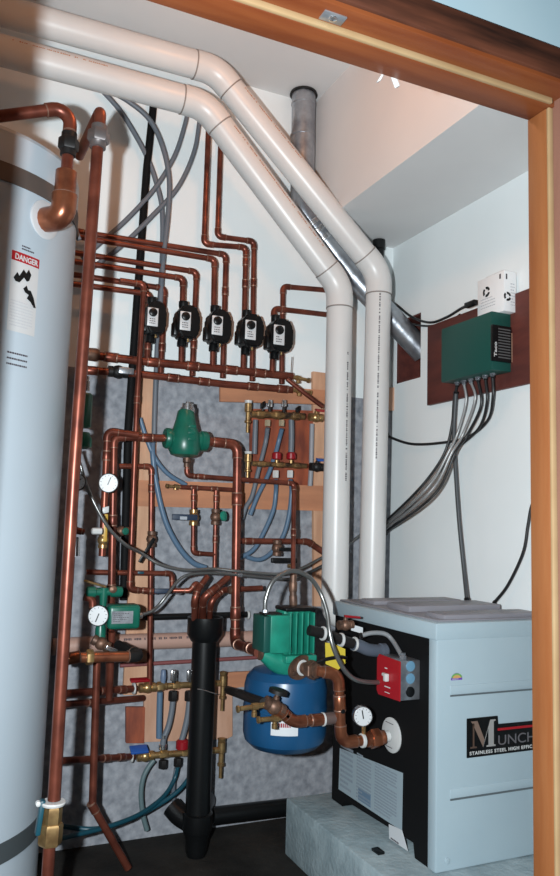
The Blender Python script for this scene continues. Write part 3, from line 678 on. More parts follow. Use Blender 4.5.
# falling figure / hand pictograms
def blot(pts,M=BLACK,name='pictogram'):
    return B().prism([ctr+tx*x*lw+EZ*(pB.z+(pA.z-pB.z)*y) for x,y in pts],n_*.0008).out(name,M,lb)
blot(((-.42,.66),(-.30,.74),(-.22,.70),(-.08,.80),(.02,.76),(.10,.82),(.20,.76),(.14,.68),(.06,.66),(-.05,.70),(-.2,.62),(-.34,.62)))
blot(((-.05,.56),(.06,.61),(.12,.56),(.22,.56),(.34,.48),(.44,.36),(.36,.36),(.24,.42),(.10,.45),(.16,.50),(.02,.52)))
marks(ctr-tx*lw*.46+EZ*(pB.z+.012),tx,EZ,lw*.9,(pA.z-pB.z)*.34,9,mat('print_grey2',(.45,.45,.47),.6),lb,seed=21,wmin=.003,wmax=.008,hh=.35)
_,pC=cylang(TX,TYc,TR,16,360); 
marks(ctr-tx*lw*.46+EZ*(pC.z-.022),tx,EZ,lw*.8,.046,3,INK,tk,name='printed_lettering',seed=22,wmin=.003,wmax=.007,hh=.3)
_,pC=cylang(TX,TYc,TR,24,249)
marks(ctr-tx*lw*.2+EZ*(pC.z-.006),tx,EZ,lw*.5,.016,2,INK,tk,name='printed_lettering',seed=23,wmin=.003,wmax=.006,hh=.5)
# hot outlet: collar, port, elbow, vertical with union, top elbow
aS,S=cylang(TX,TYc,TR,45,220); nS=V((math.cos(aS),math.sin(aS),0))
B().lathe(S-nS*.008,nS,[(0,.055),(.009,.055),(.0105,.052),(.0105,.02)],28).out('outlet_collar',mat('collar_white',(.52,.52,.53),.5),tk)
L=.05
while proj(S+nS*L+EZ*.0)[0]<63 and L<.3: L+=.002
Cn=S+nS*L
Cn.z-=.0
up1=Cn+EZ*.35
for _ in range(400):
    if proj(up1)[1]>107: up1+=EZ*.002
    elif proj(up1)[1]<105: up1-=EZ*.002
up1=P(71.5,107,up1.y); pr_=.0165
mid=P(66.5,172,Cn.y)
tl=P(-6,117,up1.y)
run('fat copper elbow rising from the white collar on the water tank',[S,Cn,mid],.030,COPPERB,R=.058,name='tank_outlet_elbow')
run('copper pipe above the fat tank elbow bending over the tank top to the side wall',[mid-(up1-mid)*.12,up1,tl],pr_,COPPER,R=.036,name='tank_outlet_pipe')
union('dark iron union on the copper pipe above the fat tank elbow',mid.lerp(up1,.42),up1-mid,.018,BLACKIRON,.07)
YR=2.0
def Rq(px,py): return P(px,py,YR)
rp=[Rq(97,152),Rq(50.5,826)]
top=Rq(100,112); 
rr=.0158
run('tall slanting copper riser standing in front beside the water tank',[Rq(101,108)+V((.0,.35,.02)),Rq(101,110),Rq(97,155),Rq(74,470),Rq(54,800)],rr,COPPER,name='copper_riser',elbows=False)
union('steel union near the top of the tall copper riser',Rq(98.6,137),Rq(97,150)-Rq(100,120),.0185,mat('pewter',(.20,.18,.18),.4,.7),.066)
run('white tape topped copper stub below the brass union beside the tank base',[Rq(50,838),V((Rq(47,876).x,YR,.0))],rr*.95,COPPER,name='copper_riser',elbows=False)
un=thing('brass_union','pale brass union with a bleed tap low on the tall copper riser','union',Rq(51.5,822))
d=(Rq(50,838)-Rq(53,803)).normalized()
hexnut(B(),Rq(53,806),d,.045,.024).out('upper_nut',BRASS,un)
hexnut(B(),Rq(51.6,823),d,.05,.029).out('lower_nut',BRASS,un)
B().lathe(Rq(53.3,801),d,[(0,.018),(0,.029),(.003,.031),(.008,.029)],20).out('white_ring',WHITE,un)
q=Rq(41,812); B().tube([Rq(51,815),Rq(44,813)],.007,10).out('bleed_stem',BRASS,un)
B().box(Rq(40,817),EX*.006,EY*.012,EZ*.040+EX*.004,.003).out('bleed_handle',TEAL,un)
B().lathe(Rq(38,803),-EY,[(0,.007),(.01,.006),(.012,.002)],12).out('bleed_cap',WHITE,un)
# small grey elbow bit by tank top
run('thin dark grey drain tube curving behind the copper outlet at the tank',[P(70,216,2.50),P(75,228,2.50),P(79,240,2.50)],.0085,GREYTUBE,name='drain_tube',elbows=False,cat='tube')

# ------------------------------------------------------------------ hoses and dark pipes on the upper wall
YHo=2.925
def Ho(px,py): return P(px,py,YHo)
def hose(label,pts,r,M,name='grey_hose',group=None,nuts=False):
    t=thing(name,label,'hose',pts[0],group); B().tube(spline(pts,7),r,10).out('tube',M,t); return t
gh='grey heating hoses on the wall'
hose('grey hose curving from the white pipes down, innermost of the upper arcs',[Ho(100,88),Ho(118,108),Ho(132,129),Ho(147,157),Ho(156,182),Ho(162,210),Ho(162,260),Ho(158,330),Ho(155,400),Ho(154,440)],.0105,GREYTUBE,group=gh)
hose('grey hose curving from the white pipes down, outermost of the upper arcs',[P(108,90,2.90),P(128,101,2.90),P(149,119,2.90),P(162,145,2.90),P(169,178,2.90),P(168,215,2.90),P(163,262,2.90),P(159,330,2.90)],.0105,GREYTUBE,group=gh)
hose('grey hose sweeping from the white pipe down to the tall riser, upper sweep',[P(189,106,2.915),P(184,128,2.915),P(174,157,2.915),P(155,188,2.915),P(127,219,2.915),P(100,243,2.915),P(82,258,2.915)],.0095,GREYTUBE,group=gh)
hose('grey hose sweeping from the white pipe down to the tall riser, lower sweep',[P(200,118,2.91),P(194,152,2.91),P(178,187,2.91),P(152,216,2.91),P(128,240,2.91),P(106,258,2.91),P(86,272,2.91)],.0095,GREYTUBE,group=gh)
run('long black pipe running down the wall between the riser and the first black pump',[Ho(155.5,85),Ho(146.5,170),Ho(137,300),Ho(128,430),Ho(123.5,600)],.0155,BLACKM,name='black_pipe',elbows=False)
# ------------------------------------------------------------------ tall thin copper in front
run('long thin copper pipe from the first black pump down past the green air separator',[P(120,280.5,2.80),P(144,284,2.80),P(137,400,2.80),P(129.5,589.5,2.80),P(157,591.5,2.80)],.0105,COPPER,[(3,.6)])
run('copper bend dropping to the black lever valve beside the pine board',[P(118,466,2.86),P(151.5,466.5,2.86),P(149.5,690,2.86)],.0105,COPPER,[(1,.1)])
valve('black lever valve on the copper drop in front of the pine board',P(151.5,539,2.855),EZ,.012,P(138,560,2.8)-P(151.5,538,2.8),.095,BRONZE,BLACK,stem=-EY)
# air separator
YS=2.72
def Sq(px,py): return P(px,py,YS)
se=thing('air_separator','rounded green cast air separator on the copper main','separator',Sq(185,440))
c=Sq(185,438); s=(Sq(195,440)-Sq(175,440)).length/20
B().lathe(Sq(184,457),EZ,[(0,8*s),(2*s,13*s),(7*s,15.5*s),(20*s,15*s),(27*s,12*s),(36*s,9.5*s),(44*s,8*s),(46*s,6*s)],28).out('body',GREEN,se)
B().lathe(Sq(164.5,438),(Sq(206,441.5)-Sq(164.5,438)),[(0,9*s),(1.5*s,10*s),(5*s,10*s),(6*s,8.5*s),(35*s,8.5*s),(36*s,10*s),(41*s,10*s),(42.5*s,9*s)],24).out('ports',GREEN,se)
B().lathe(Sq(187.5,413),EZ,[(0,7*s),(5*s,7*s),(5.5*s,5.5*s),(9*s,5.5*s),(9.5*s,2*s),(11*s,2*s)],16).out('vent_cap',CHROME,se)
B().lathe(Sq(187,458),-EZ,[(0,4*s),(4*s,4*s),(5*s,3*s),(9*s,3*s)],12).out('bottom_plug',BRONZE,se)
for k in range(3): B().box(c+EX*(2*s)-EY*(15.3*s)+EZ*(10-6*k)*s,EX*3.5*s,EZ*1.2*s,EY*.6*s,.001).out('cast_lettering',GREEN,se)
rm=.0172
run('copper main from the green separator dropping beside the round thermometer to the paired lines',[P(164.5,438,YS),P(114,437,YS),P(111.5,590,YS),P(109,690,2.80)],rm*.8,COPPER,[(0,.35),(1,.55)])
run('outer copper loop carrying the round thermometer behind the tall thin pipe',[P(138,435,2.70),P(107.5,431,2.70),P(102,556,2.70)],rm*.72,COPPER,[(1,.2)])
run('copper main leaving the green separator and dropping to the green pump',[P(206,441,YS),P(237.5,444.5,YS),P(235,644,YS-.02),P(250,648,2.45),Bq(259,652.5)],rm,COPPER,[(0,.4),(1,.28),(1,.85)],R=.035)
# under separator
run('thin copper pipe from beneath the separator past the upper manifold to the pump',[P(187,458,2.72),P(187,475.5,2.72),P(294,483.5,2.72),P(293,575,2.62)],.0092,COPPER,[(1,.12),(2,.55)])
# feed branch with two valves
Yb=2.82
def Fq(px,py): return P(px,py,Yb)
run('thin copper crosspiece on the orange board ending in two brass bibs',[Fq(180,487),Fq(234,490)],.009,COPPER,[(0,.25),(0,.62)],elbows=False)
spigot('tiny brass bib at the end of the copper crosspiece on the orange board',Fq(181,487),V((-1,0,.02)),.05,.007,.012,'bleed_tap')
run('thin copper U-bend joining the two small valves under the orange board',[Fq(193.5,488),Fq(193,553),Fq(214.5,554.5)],.009,COPPER,[(0,.15)])
run('thin copper drop through the green-knobbed valve under the orange board',[Fq(216,489),Fq(214.5,570)],.009,COPPER,[(0,.12),(0,.62)],elbows=False)
nb=valve('ball valve with a flat dark blue lever under the orange board',Fq(193.5,517.5),EZ,.0125,V((-1,0,0)),.09,BRASS,mat('navy_handle',(.015,.03,.06),.5),stem=-EY,hw=.011)
valve('bronze valve with a round green knob under the orange board',Fq(215.5,517),EZ,.0125,EX,.02,BRONZE,GREENL,stem=V((.75,-1,.15)),wheel=True)
B().box(Fq(180,518)-EY*.045,EX*.014,EZ*.006,EY*.0006).out('lever_sticker',mat('sticker_pale',(.35,.38,.42),.5),nb)

# ------------------------------------------------------------------ green zone controls at left middle
tag_=None
YG=2.58
def Gq(px,py): return P(px,py,YG)
gauge('round white thermometer on the copper loop left of the green air separator',Gq(108.5,483),V((-.30,-1,-.02)),.0335,needle=70)
gauge('half hidden white gauge just behind the tall copper riser',P(77,482,2.35),V((-.3,-1,0)),.026,needle=40)
bt=thing('green_bottle_valve','tall narrow green cast valve body right behind the copper riser','valve',P(83,432,2.3))
B().lathe(P(83,428,2.3),EZ,[(0,.018),(.003,.024),(.10,.024),(.105,.02)],8).out('body',GREEN,bt)
B().lathe(P(82.5,449,2.3),EZ,[(0,.012),(.006,.026),(.03,.026),(.05,.018)],16).out('lower_body',GREEN,bt)
B().lathe(P(86,391,2.3),EZ,[(0,.011),(.03,.011),(.032,.008),(.045,.008)],10).out('chrome_nipple',CHROME,bt)
run('small copper elbow pipe poking out behind the riser below the hidden gauge',[P(76,492,2.36),P(73.5,530,2.36),P(84,532,2.36)],.009,COPPER)
run('short chrome nipple under the small copper elbow behind the riser',[P(77,537,2.36),P(76.5,556,2.36)],.009,CHROME,name='chrome_nipple',elbows=False)
valve('slim valve with an upright yellow lever below the round thermometer',P(103,540,YG+.09),EZ,.0115,EZ,.085,BRASS,mat('yellow_handle',(.50,.30,.05),.4),stem=-EY)
tag(B().box(P(105.5,510,YG+.06),EX*.011+EZ*.003,EZ*.011,EY*.005,.002).out('valve_tag',WHITE),'small white square tag above the upright yellow lever','tag')
tag(B().lathe(P(91,531,YG),EX,[(0,.006),(.004,.011),(.035,.011),(.038,.006)],8).out('wire_connector',WHITE),'white wire connector beside the upright yellow lever','connector')
valve('small green valve between the yellow lever and the tall thin copper',P(121,531,2.78),EX,.011,EX,.013,BRONZE,GREEN,stem=V((.3,-1,0)),wheel=True)
run('thin copper pipe crossing behind the verticals to the drain funnel pipes',[P(86,572,2.84),P(172,573.5,2.84),P(172,590,2.84)],.0098,COPPER,[(0,.3)])
tag(B().box(P(140,572.5,2.83)-EY*.012,EX*.012,EZ*.005,EY*.002,.002).out('wire_marker',TEAL),'teal marker wrapped on the thin crossing copper pipe','marker')
mv=thing('mixing_valve','green cast mixing valve above the green control with the round gauge','valve',P(103,592,YG))
B().lathe(P(86,592,YG),EX,[(0,.014),(.003,.018),(.03,.018),(.033,.013),(.08,.013),(.083,.018),(.115,.018),(.12,.014)],16).out('body',GREEN,mv)
B().lathe(P(103,606,YG),EZ,[(0,.011),(.06,.016)],14).out('lower_port',GREEN,mv)
B().tube([P(84,580.5,YG-.03),P(106,587,YG-.03)],.004,8).out('lever',BRASS,mv)
B().lathe(P(112,589,YG-.01),-EY,[(0,.012),(.02,.012),(.024,.004)],14).out('lever_hub',BRONZE,mv)
run('small copper bend beside the round gauge on the green control',[P(84,597,YG-.0),P(92.5,598.5,YG),P(93,612,YG)],.011,COPPER)
ct=thing('green_control','green oblong control with a silver nameplate beside a round gauge','controller',P(122,616,YG))
s=(Gq(130,616)-Gq(110,616)).length/20; c=Gq(122.5,616)
B().box(c,EX*16*s,EY*.035,EZ*11.8*s,.012,3).out('housing',GREEN,ct)
np_=B().box(c-EY*.036-EX*2.5*s,EX*10.5*s,EZ*6*s,EY*.0012).out('nameplate',STEEL,ct,'silver nameplate')
marks(c-EY*.0376-EX*11.5*s-EZ*4.5*s,EX,EZ,17*s,9*s,5,INK,np_,seed=31,wmin=.003,wmax=.008,hh=.3)
gauge('round white gauge at the end of the green control with nameplate',Gq(97,615)-EY*.02,V((-.35,-1,.05)),.0345,needle=250)
B().lathe(c+EX*15.5*s-EZ*0*s,EX,[(0,.010),(.014,.010),(.016,.007)],10).out('conduit_port',CHROME,ct)
b=B().lathe(Gq(100,640),V((0,0,1)),[(0,.010),(.005,.018),(.035,.018),(.06,.012)],14); tag(b.out('green_strainer',GREEN),'short green cast strainer under the round gauge and control','strainer')
valve('dark valve fitting angled under the green control',P(101,643.5,YG-.02),V((1,-.2,-.55)),.0125,V((1,0,-.45)),.03,BRONZE,CHROME,stem=V((.5,-1,-.3)))
hxp=run('thick copper pipe with a hex nut ending in a dark elbow below the green control',[P(62,660,2.45),P(75,657.5,2.45),P(128,656.5,2.45)],.0165,COPPERB,[(0,.8)],elbows=False)
hexnut(B(),P(86,657.3,2.45),EX,.022,.024).out('hex_coupling',BRASS,hxp)
run('dark iron elbow at the end of the thick copper pipe below the green control',[P(126,656.5,2.45),P(140,656,2.46),P(118,645,2.60)],.0165,BLACKIRON,name='iron_elbow')
run('copper pipe beneath the green control dropping to the paired lines',[P(112,632,2.66),P(109,700,2.70)],.0125,COPPER,elbows=False)
run('copper pipe dropping to the floor and kinking toward the doorway',[P(97,660,2.62),P(92.5,806,2.62),PZ(128,868,.03)],.0128,COPPER,[(1,.02)],elbows=False)
# ------------------------------------------------------------------ armoured conduits
cg='armoured conduits across the manifold wall'
flex('armoured conduit dropping from the riser and crossing past the funnel to the corner',[P(76,450,2.52),P(80,464,2.52),P(90,494,2.52),P(108,527,2.52),P(126,545,2.55),P(141,553,2.62),P(160,564.5,2.62),P(185,570,2.62),P(215,569,2.62),P(245,572,2.60),P(280,574,2.62),P(302,568,2.74),P(325,556,2.85),P(345,547,2.90),P(378,520,2.945)],.0060,WHIP,group=cg)
flex('armoured conduit from the green control curving up behind the copper drop',[P(138.5,615.5,YG),P(150,612,YG+.03),P(158,606,YG+.04),P(167,595,YG+.04),P(177,582,YG+.05),P(188,575,YG+.05),P(210,573,YG+.05),P(240,575,YG+.06)],.0060,WHIP,group=cg)
flex('dark armoured conduit running just above the pump loop to the white pipes',[P(240,575,2.63),P(265,577.5,2.63),P(290,579,2.64),P(308,573,2.74),P(328,563,2.84),P(350,551,2.87)],.0065,mat('dark_conduit',(.10,.10,.10),.45,.5),group=cg)

# ------------------------------------------------------------------ manifolds
def nut(label,p,d,r,L,M,grp): 
    t=hexnut(B(),p,d,L,r).out('tube_nut',M); return tag(t,label,'nut',grp)
def manifold(label,a,b,r,M,ends):
    d=(b-a); L=d.length; t=thing('manifold',label,'manifold',a)
    n=ends; prof=[(0,r*.8)]
    B().lathe(a,d,[(0,r),(L,r)],16).out('bar',M,t)
    for k in range(n):
        q=a.lerp(b,(k+.5)/n); hexnut(B(),q-d.normalized()*L/n*.2,d,L/n*.4,r*1.25).out('port_body',M,t)
    return t
def purge(label,p,h,r=.010,topM=BRASS):
    """upright brass purge valve with its top at p, hanging h down"""
    t=thing('purge_valve',label,'valve',p-EZ*h)
    B().lathe(p-EZ*h,EZ,[(0,r*.55),(h*.28,r*.55),(h*.30,r*1.1),(h*.36,r*1.1),(h*.38,r*.8),(h*.62,r*.8),(h*.64,r*1.2),(h*.88,r*1.2),(h*.9,r*.8)],10).out('body',BRASS,t)
    B().lathe(p-EZ*h*.1,EZ,[(0,r*1.1),(h*.08,r*1.3),(h*.1,r*.6)],10).out('cap',topM,t)
YM=2.86
def Mq(px,py): return P(px,py,YM)
# upper pair
manifold('dark brass manifold bar of the upper pair, the supply above the red panel',Mq(251,414),Mq(304,416.5),.0145,mat('dark_brass',(.34,.20,.08),.4,.7,vscale=30,col2=(.06,.04,.03)),3)
manifold('black return manifold bar of the upper pair, with two red knobs',Mq(252,463.5),Mq(306,466),.0105,mat('dark_brass',(0,0,0)),3)
purge('slender brass purge valve at the end of the upper supply manifold',Mq(248.5,400),.135,.013,WHITE)
purge('slender brass purge valve at the end of the upper return manifold',Mq(248.3,451),.12,.013,WHITE)
for i,px in enumerate((269.7,283.8)):
    t=thing('valve_actuator','small silver toggle actuator on the upper supply manifold, '+('nearer the purge valve' if i==0 else 'nearer the red valve'),'actuator',Mq(px,411))
    B().box(Mq(px,403.5),EX*.0105,EY*.008,EZ*.015,.003).out('cap',CHROME,t); B().lathe(Mq(px,413),EZ,[(0,.008),(.025,.007)],10).out('neck',BLACKIRON,t)
    nut('pale brass tube nut under the upper supply manifold, '+('first' if i==0 else 'second')+' along',Mq(px-2,420),-EZ,.0125,.026,mat('pale_brass',(.62,.52,.36),.35,.6),'nuts under the upper supply manifold')
    q=276.6+14.4*i
    t=thing('flow_setter','red round flow knob on the upper return manifold, '+('nearer the purge valve' if i==0 else 'nearer the blue handle'),'knob',Mq(q,461))
    B().lathe(Mq(q,459.5),EZ,[(0,.017),(.003,.020),(.024,.020),(.03,.014),(.03,.001)],16).out('cap',REDP,t); B().lathe(Mq(q,464),EZ,[(0,.008),(.016,.008)],10).out('neck',BRASS,t)
    nut('white tube nut under the upper return manifold, '+('first' if i==0 else 'second')+' along',Mq(q-.7,470.5),-EZ,.0135,.03,WHITE,'nuts under the upper return manifold')
for i,(px,py) in enumerate(((262.5,404),(297.5,408.5))):
    t=thing('bleed_screw','small black bleed fitting on the upper supply manifold, '+('beside the purge valve' if i==0 else 'beside the red valve'),'fitting',Mq(px,412))
    B().box(Mq(px,py+1),EX*.008+EZ*.006,EY*.008,EZ*.012,.003).out('body',BLACK,t); B().lathe(Mq(px,414),EZ,[(0,.006),(.02,.006)],8).out('neck',BLACKIRON,t)
valve('red-handled brass valve between the upper supply manifold and white vent pipe',Mq(315.5,417.5),EX,.0125,EX,.055,BRASS,mat('dark_red_handle',(.30,.02,.02),.45),stem=V((0,-.35,1)),hw=.012)
valve('blue-handled dark valve between the upper return manifold and white vent pipe',Mq(316.5,467),EX,.0125,EX,.05,BLACKIRON,BLUEP,stem=V((0,-.35,1)),hw=.012)
YTb=2.885
def Tq(px,py): return P(px,py,YTb)
gt='blue grey floor heating tubes at the upper manifolds'
hose('grey strap tube between the two purge valves of the upper manifolds',[Tq(255.5,420),Tq(255,436),Tq(254.5,454)],.011,GREYTUBE,'heating_tube',gt)
hose('grey tube from the first pale nut of the upper supply manifold',[Mq(267.5,428),Tq(266,440),Tq(262.5,455),Tq(258,472),Tq(252,496),Tq(246,507),Tq(242,519)],.0095,GREYTUBE,'heating_tube',gt)
hose('grey tube from the second pale nut of the upper supply manifold',[Mq(281.8,429),Tq(279,440),Tq(275,455),Tq(268,475),Tq(258,495),Tq(250,515)],.0095,BLUETUBE,'heating_tube',gt)
hose('purplish grey tube beside the red valve of the upper supply manifold',[Tq(291.3,420),Tq(291.5,436),Tq(291,455)],.0125,GREYTUBE,'heating_tube',gt)
hose('pale grey tube in front of the pine upright near the blue handle',[P(312,424,2.91),P(311.5,445,2.91),P(311,468,2.91),P(310,486,2.91)],.0105,mat('pale_tube',(.28,.28,.30),.5),'heating_tube',gt)
hose('blue grey tube from the first white nut curving behind the copper main',[Mq(275.9,480),Tq(275.8,492),Tq(273,511),Tq(262,536),Tq(253,550),Tq(240,558)],.0095,BLUETUBE,'heating_tube',gt)
hose('blue grey tube from the second white nut curving low behind the copper main',[Mq(290.3,480),Tq(291.5,492),Tq(289,515),Tq(283.5,535),Tq(273,551),Tq(260,559.5),Tq(246,557)],.0095,BLUETUBE,'heating_tube',gt)
hose('blue hose dropping from the header and sweeping under the blue-lever valve',[Ho(154,436),Tq(152.5,450),Tq(156,482),Tq(165,520),Tq(178,546),Tq(192,562),Tq(206,568)],.011,BLUETUBE,'heating_tube',gt)
hose('blue hose crossing from the pine upright to behind the green separator',[Tq(140,418),Tq(146,437),Tq(155,458),Tq(168,474),Tq(186,485)],.009,BLUETUBE,'heating_tube',gt)
# copper crossing to the right under orange board
run('copper pipe from the main across to the white vent pipe below the orange board',[P(240,541,2.80),P(307,541.5,2.80),P(324,553,2.80)],.0118,COPPER,[(0,.12)],R=.03)
bv=valve('bronze valve with a black handle hanging under the copper crossing pipe',P(277,548,2.78),EZ,.0125,EX,.06,BRONZE,BLACK,stem=V((0,-1,-.1)))
B().box(P(284,560.5,2.74),EX*.055,EZ*.010,EY*.008,.004).out('valve_lever',BLACK,bv)
B().lathe(P(288,566,2.73),EX,[(0,.008),(.02,.008)],8).out('brass_plug',BRASS,bv)

# lower pair
YN=2.865
def Nq(px,py): return P(px,py,YN)
manifold('bright brass supply manifold bar of the lower pair, crossing behind the drain',Nq(167,686),Nq(220,683),.0118,BRASS,3)
manifold('bright brass return manifold bar of the lower pair, crossing behind the drain',Nq(152,755.4),Nq(219,750),.0118,BRASS,3)
union('brass union joining the copper line to the lower supply manifold',Nq(160,686.5),EX,.0115,BRASS,.05)
valve('red-handled brass valve on the lower supply manifold',Nq(147,687.5),EX,.0125,-EX,.062,BRASS,REDP,stem=V((0,-.3,1)),hw=.012)
valve('blue-handled brass valve on the lower return manifold',Nq(145,756),EX,.0125,-EX,.055,BRASS,BLUEP,stem=V((0,-.45,1)),hw=.02)
purge('brass purge valve at the far end of the lower supply manifold beside the drain',Nq(223.3,671),.15,.012)
purge('brass purge valve at the far end of the lower return manifold beside the drain',Nq(221.8,737.5),.15,.013)
for i,px in enumerate((173.8,190)):
    t=thing('valve_actuator','small silver toggle actuator on the lower supply manifold, '+('farther from' if i==0 else 'next to')+' the black drain','actuator',Nq(px,682))
    B().box(Nq(px,675.5),EX*.012,EY*.009,EZ*.021,.004).out('cap',CHROME,t); B().lathe(Nq(px,684),EZ,[(0,.008),(.02,.007)],10).out('neck',BLACKIRON,t)
    nut('dark tube nut under the lower supply manifold, '+('farther from' if i==0 else 'next to')+' the black drain',Nq(px-.6,691),-EZ,.0185,.036,BLACKIRON,'nuts under the lower supply manifold')
t=thing('flow_setter','red round knob on the lower return manifold next to the black drain','knob',Nq(182,750))
B().lathe(Nq(182,749.5),EZ,[(0,.018),(.004,.024),(.03,.024),(.038,.016),(.038,.001)],18).out('cap',REDP,t); B().lathe(Nq(182,752),EZ,[(0,.008),(.012,.008)],10).out('neck',BRASS,t)
t=thing('flow_valve','silver flow valve on the lower return manifold between blue handle and red knob','valve',Nq(162.5,754))
B().lathe(Nq(162.5,750),EZ,[(0,.010),(.004,.015),(.02,.015),(.022,.009),(.04,.009),(.042,.013),(.055,.013)],10).out('body',CHROME,t)
t=thing('flow_valve','small blue-topped valve on the lower supply manifold beside the red handle','valve',Nq(163,685))
B().lathe(Nq(163,683),EZ,[(0,.009),(.02,.012),(.045,.010),(.05,.006)],10).out('body',mat('blue_grey_cap',(.12,.17,.26),.45),t)
for px,py,w in ((178,758,'next to the black drain'),(163,760,'under the silver flow valve')): nut('dark tube nut under the lower return manifold, '+w,Nq(px,py),-EZ,.0165,.03,BLACKIRON,'nuts under the lower return manifold')
gl='tubes at the lower manifolds'
hose('flat blue strap tube hanging between the lower supply and return manifolds',[Nq(160,692),Nq(159.3,715),Nq(159,738)],.0115,BLUETUBE,'heating_tube',gl)
hose('grey tube from the lower supply manifold farther from the black drain',[Nq(173,699),Nq(171.5,712),Nq(168.5,726),Nq(164,738),Nq(162.5,748)],.0115,GREYTUBE,'heating_tube',gl)
hose('grey tube from the lower supply manifold next to the black drain',[Nq(189.4,699),Nq(187.5,716),Nq(184,732),Nq(181,742)],.0115,GREYTUBE,'heating_tube',gl)
hose('grey green tube bending down to the floor below the blue-handled valve',[Nq(154,760),Nq(148,768),Nq(143,779),Nq(141,795),Nq(143,815),Nq(147,830)],.0095,mat('grey_green_tube',(.10,.15,.16),.5),'heating_tube',gl)
hose('teal hose from the dark nut under the red knob sweeping along the floor',[Nq(178,766),Nq(174,780),P(163,797,2.82),P(140,814,2.74),P(110,826,2.66),P(75,835,2.58),P(45,842,2.50)],.0080,TEAL,'drain_hose',gl)
hose('teal hose behind the black drain sweeping along the floor above the other',[P(196,762,2.84),P(190,776,2.84),P(178,791,2.82),P(158,805,2.80),P(130,819,2.74),P(95,829,2.66),P(60,826,2.70),P(40,827,2.68)],.0080,TEAL,'drain_hose',gl)
hose('grey tube rising from the floor beside the black trap to the return manifold',[P(176,768,2.87),P(173.5,785,2.88),P(174,803,2.90),P(176,815,2.92)],.008,GREYTUBE,'heating_tube',gl)
# feed lines to lower pair
redl=run('copper line from the riser to the red-handled lower manifold valve',[P(58,694,2.60),P(135,688.5,YN)],.0125,COPPER,[(0,.55),(0,.8)],elbows=False)
run('second copper line just below the red-handled manifold line',[P(58,705,2.62),P(143,698,YN+.03)],.0115,COPPER,[(0,.35)],elbows=False)
blul=run('copper line from the riser to the blue-handled lower manifold valve',[P(58,761,2.60),P(133,756.5,YN)],.0118,COPPER,[(0,.6),(0,.82)],elbows=False)

B().lathe(Nq(132.5,688.5),EX,[(0,.0135),(.001,.0215),(.008,.0215),(.010,.0135)],18).out('tape_ring',WHITE,redl)
B().lathe(Nq(130,756.8),EX,[(0,.0135),(.001,.0205),(.008,.0205),(.010,.0135)],18).out('tape_ring',WHITE,blul)
# ------------------------------------------------------------------ back wall horizontals
run('wide pinkish plastic pipe along the concrete wall behind the black drain',[P(52,647,2.925),P(130,642,2.925),P(262,638,2.925)],.031,PVCP,name='drain_pipe',elbows=False)
to=bpy.data.objects['drain_pipe']; print_on(to,P(122,642.5,2.925),P(190,640,2.925),.031,.0,1.,V((0,-1,.55)),9,w=.009)
run('thin reddish pipe along the concrete wall below the wide pinkish pipe',[P(120,665.5,2.93),P(262,657,2.93)],.008,mat('dark_red_pipe',(.20,.06,.06),.5),elbows=False,name='thin_pipe')
blk=run('black pipe along the concrete wall level with the top of the drain funnel',[P(142,617.5,2.925),P(248,614.5,2.925)],.0125,BLACK,elbows=False,name='black_pipe')
B().lathe(P(246.8,615,2.925),EX,[(0,.010),(0,.017),(.004,.018),(.008,.017),(.008,.010)],18).out('pipe_ring',WHITE,blk)

# ------------------------------------------------------------------ black drain
YD=2.74
def Dq(px,py): return P(px,py,YD)
dr=thing('drain_stack','thick black plastic drain with a wide funnel top and floor trap','drain',Dq(205,845))
dx=Dq(204.5,640).x; dy=YD
zf=lambda py: Dq(204.5,py).z
k=(Dq(220,640)-Dq(190,640)).length/30
z0=zf(812)
B().lathe((dx,dy,z0),EZ,[(0,11.6*k),(zf(641)-z0,11.6*k)],28).out('pipe',BLACK,dr)
B().lathe((dx,dy,zf(641)),EZ,[(0,11.6*k),(0,12.8*k),(zf(634)-zf(641),16.8*k),(zf(617)-zf(641),17.0*k),(zf(617)-zf(641),14.8*k),(zf(627)-zf(641),13*k),(zf(628)-zf(641),.001)],32).out('funnel',BLACK,dr)
B().lathe((dx,dy,z0-.075),EZ,[(0,8*k),(.01,12.6*k),(.03,14*k),(.075,14*k),(.08,11*k)],24).out('trap_hub',BLACK,dr)
B().tube(spline([V((dx,dy,z0-.045)),V((dx-.05,dy+.05,z0-.02)),V((dx-.075,dy+.08,z0+.005))],5),9.5*k,20).out('side_inlet',BLACK,dr)
B().tube(spline([V((dx,dy,z0-.045)),V((dx+.05,dy+.09,z0-.03)),V((dx+.09,dy+.17,z0-.02))],5),9.5*k,20).out('trap_arm',BLACK,dr)
run('thick black plastic pipe lying along the floor from the trap to the plinth',[P(212,816,2.86),P(288,807,2.86)],.033,BLACK,name='black_pipe',elbows=False)
b=B().lathe((dx,dy,max(.002,z0-.17)),EZ,[(0,.034),(.02,.040),(.06,.042),(max(.08,z0-.06-max(.002,z0-.17)),.052)],20); b.out('trap_bowl',BLACK,dr)
tag(B().tube(spline([Dq(193,686)-EY*.05,Dq(199,687)-EY*.055,Dq(205,689)-EY*.055,Dq(212,691)-EY*.055],5),.0018,6).out('tie_wire',CHROME),'thin silver wire tied around the black drain at the manifold','wire')
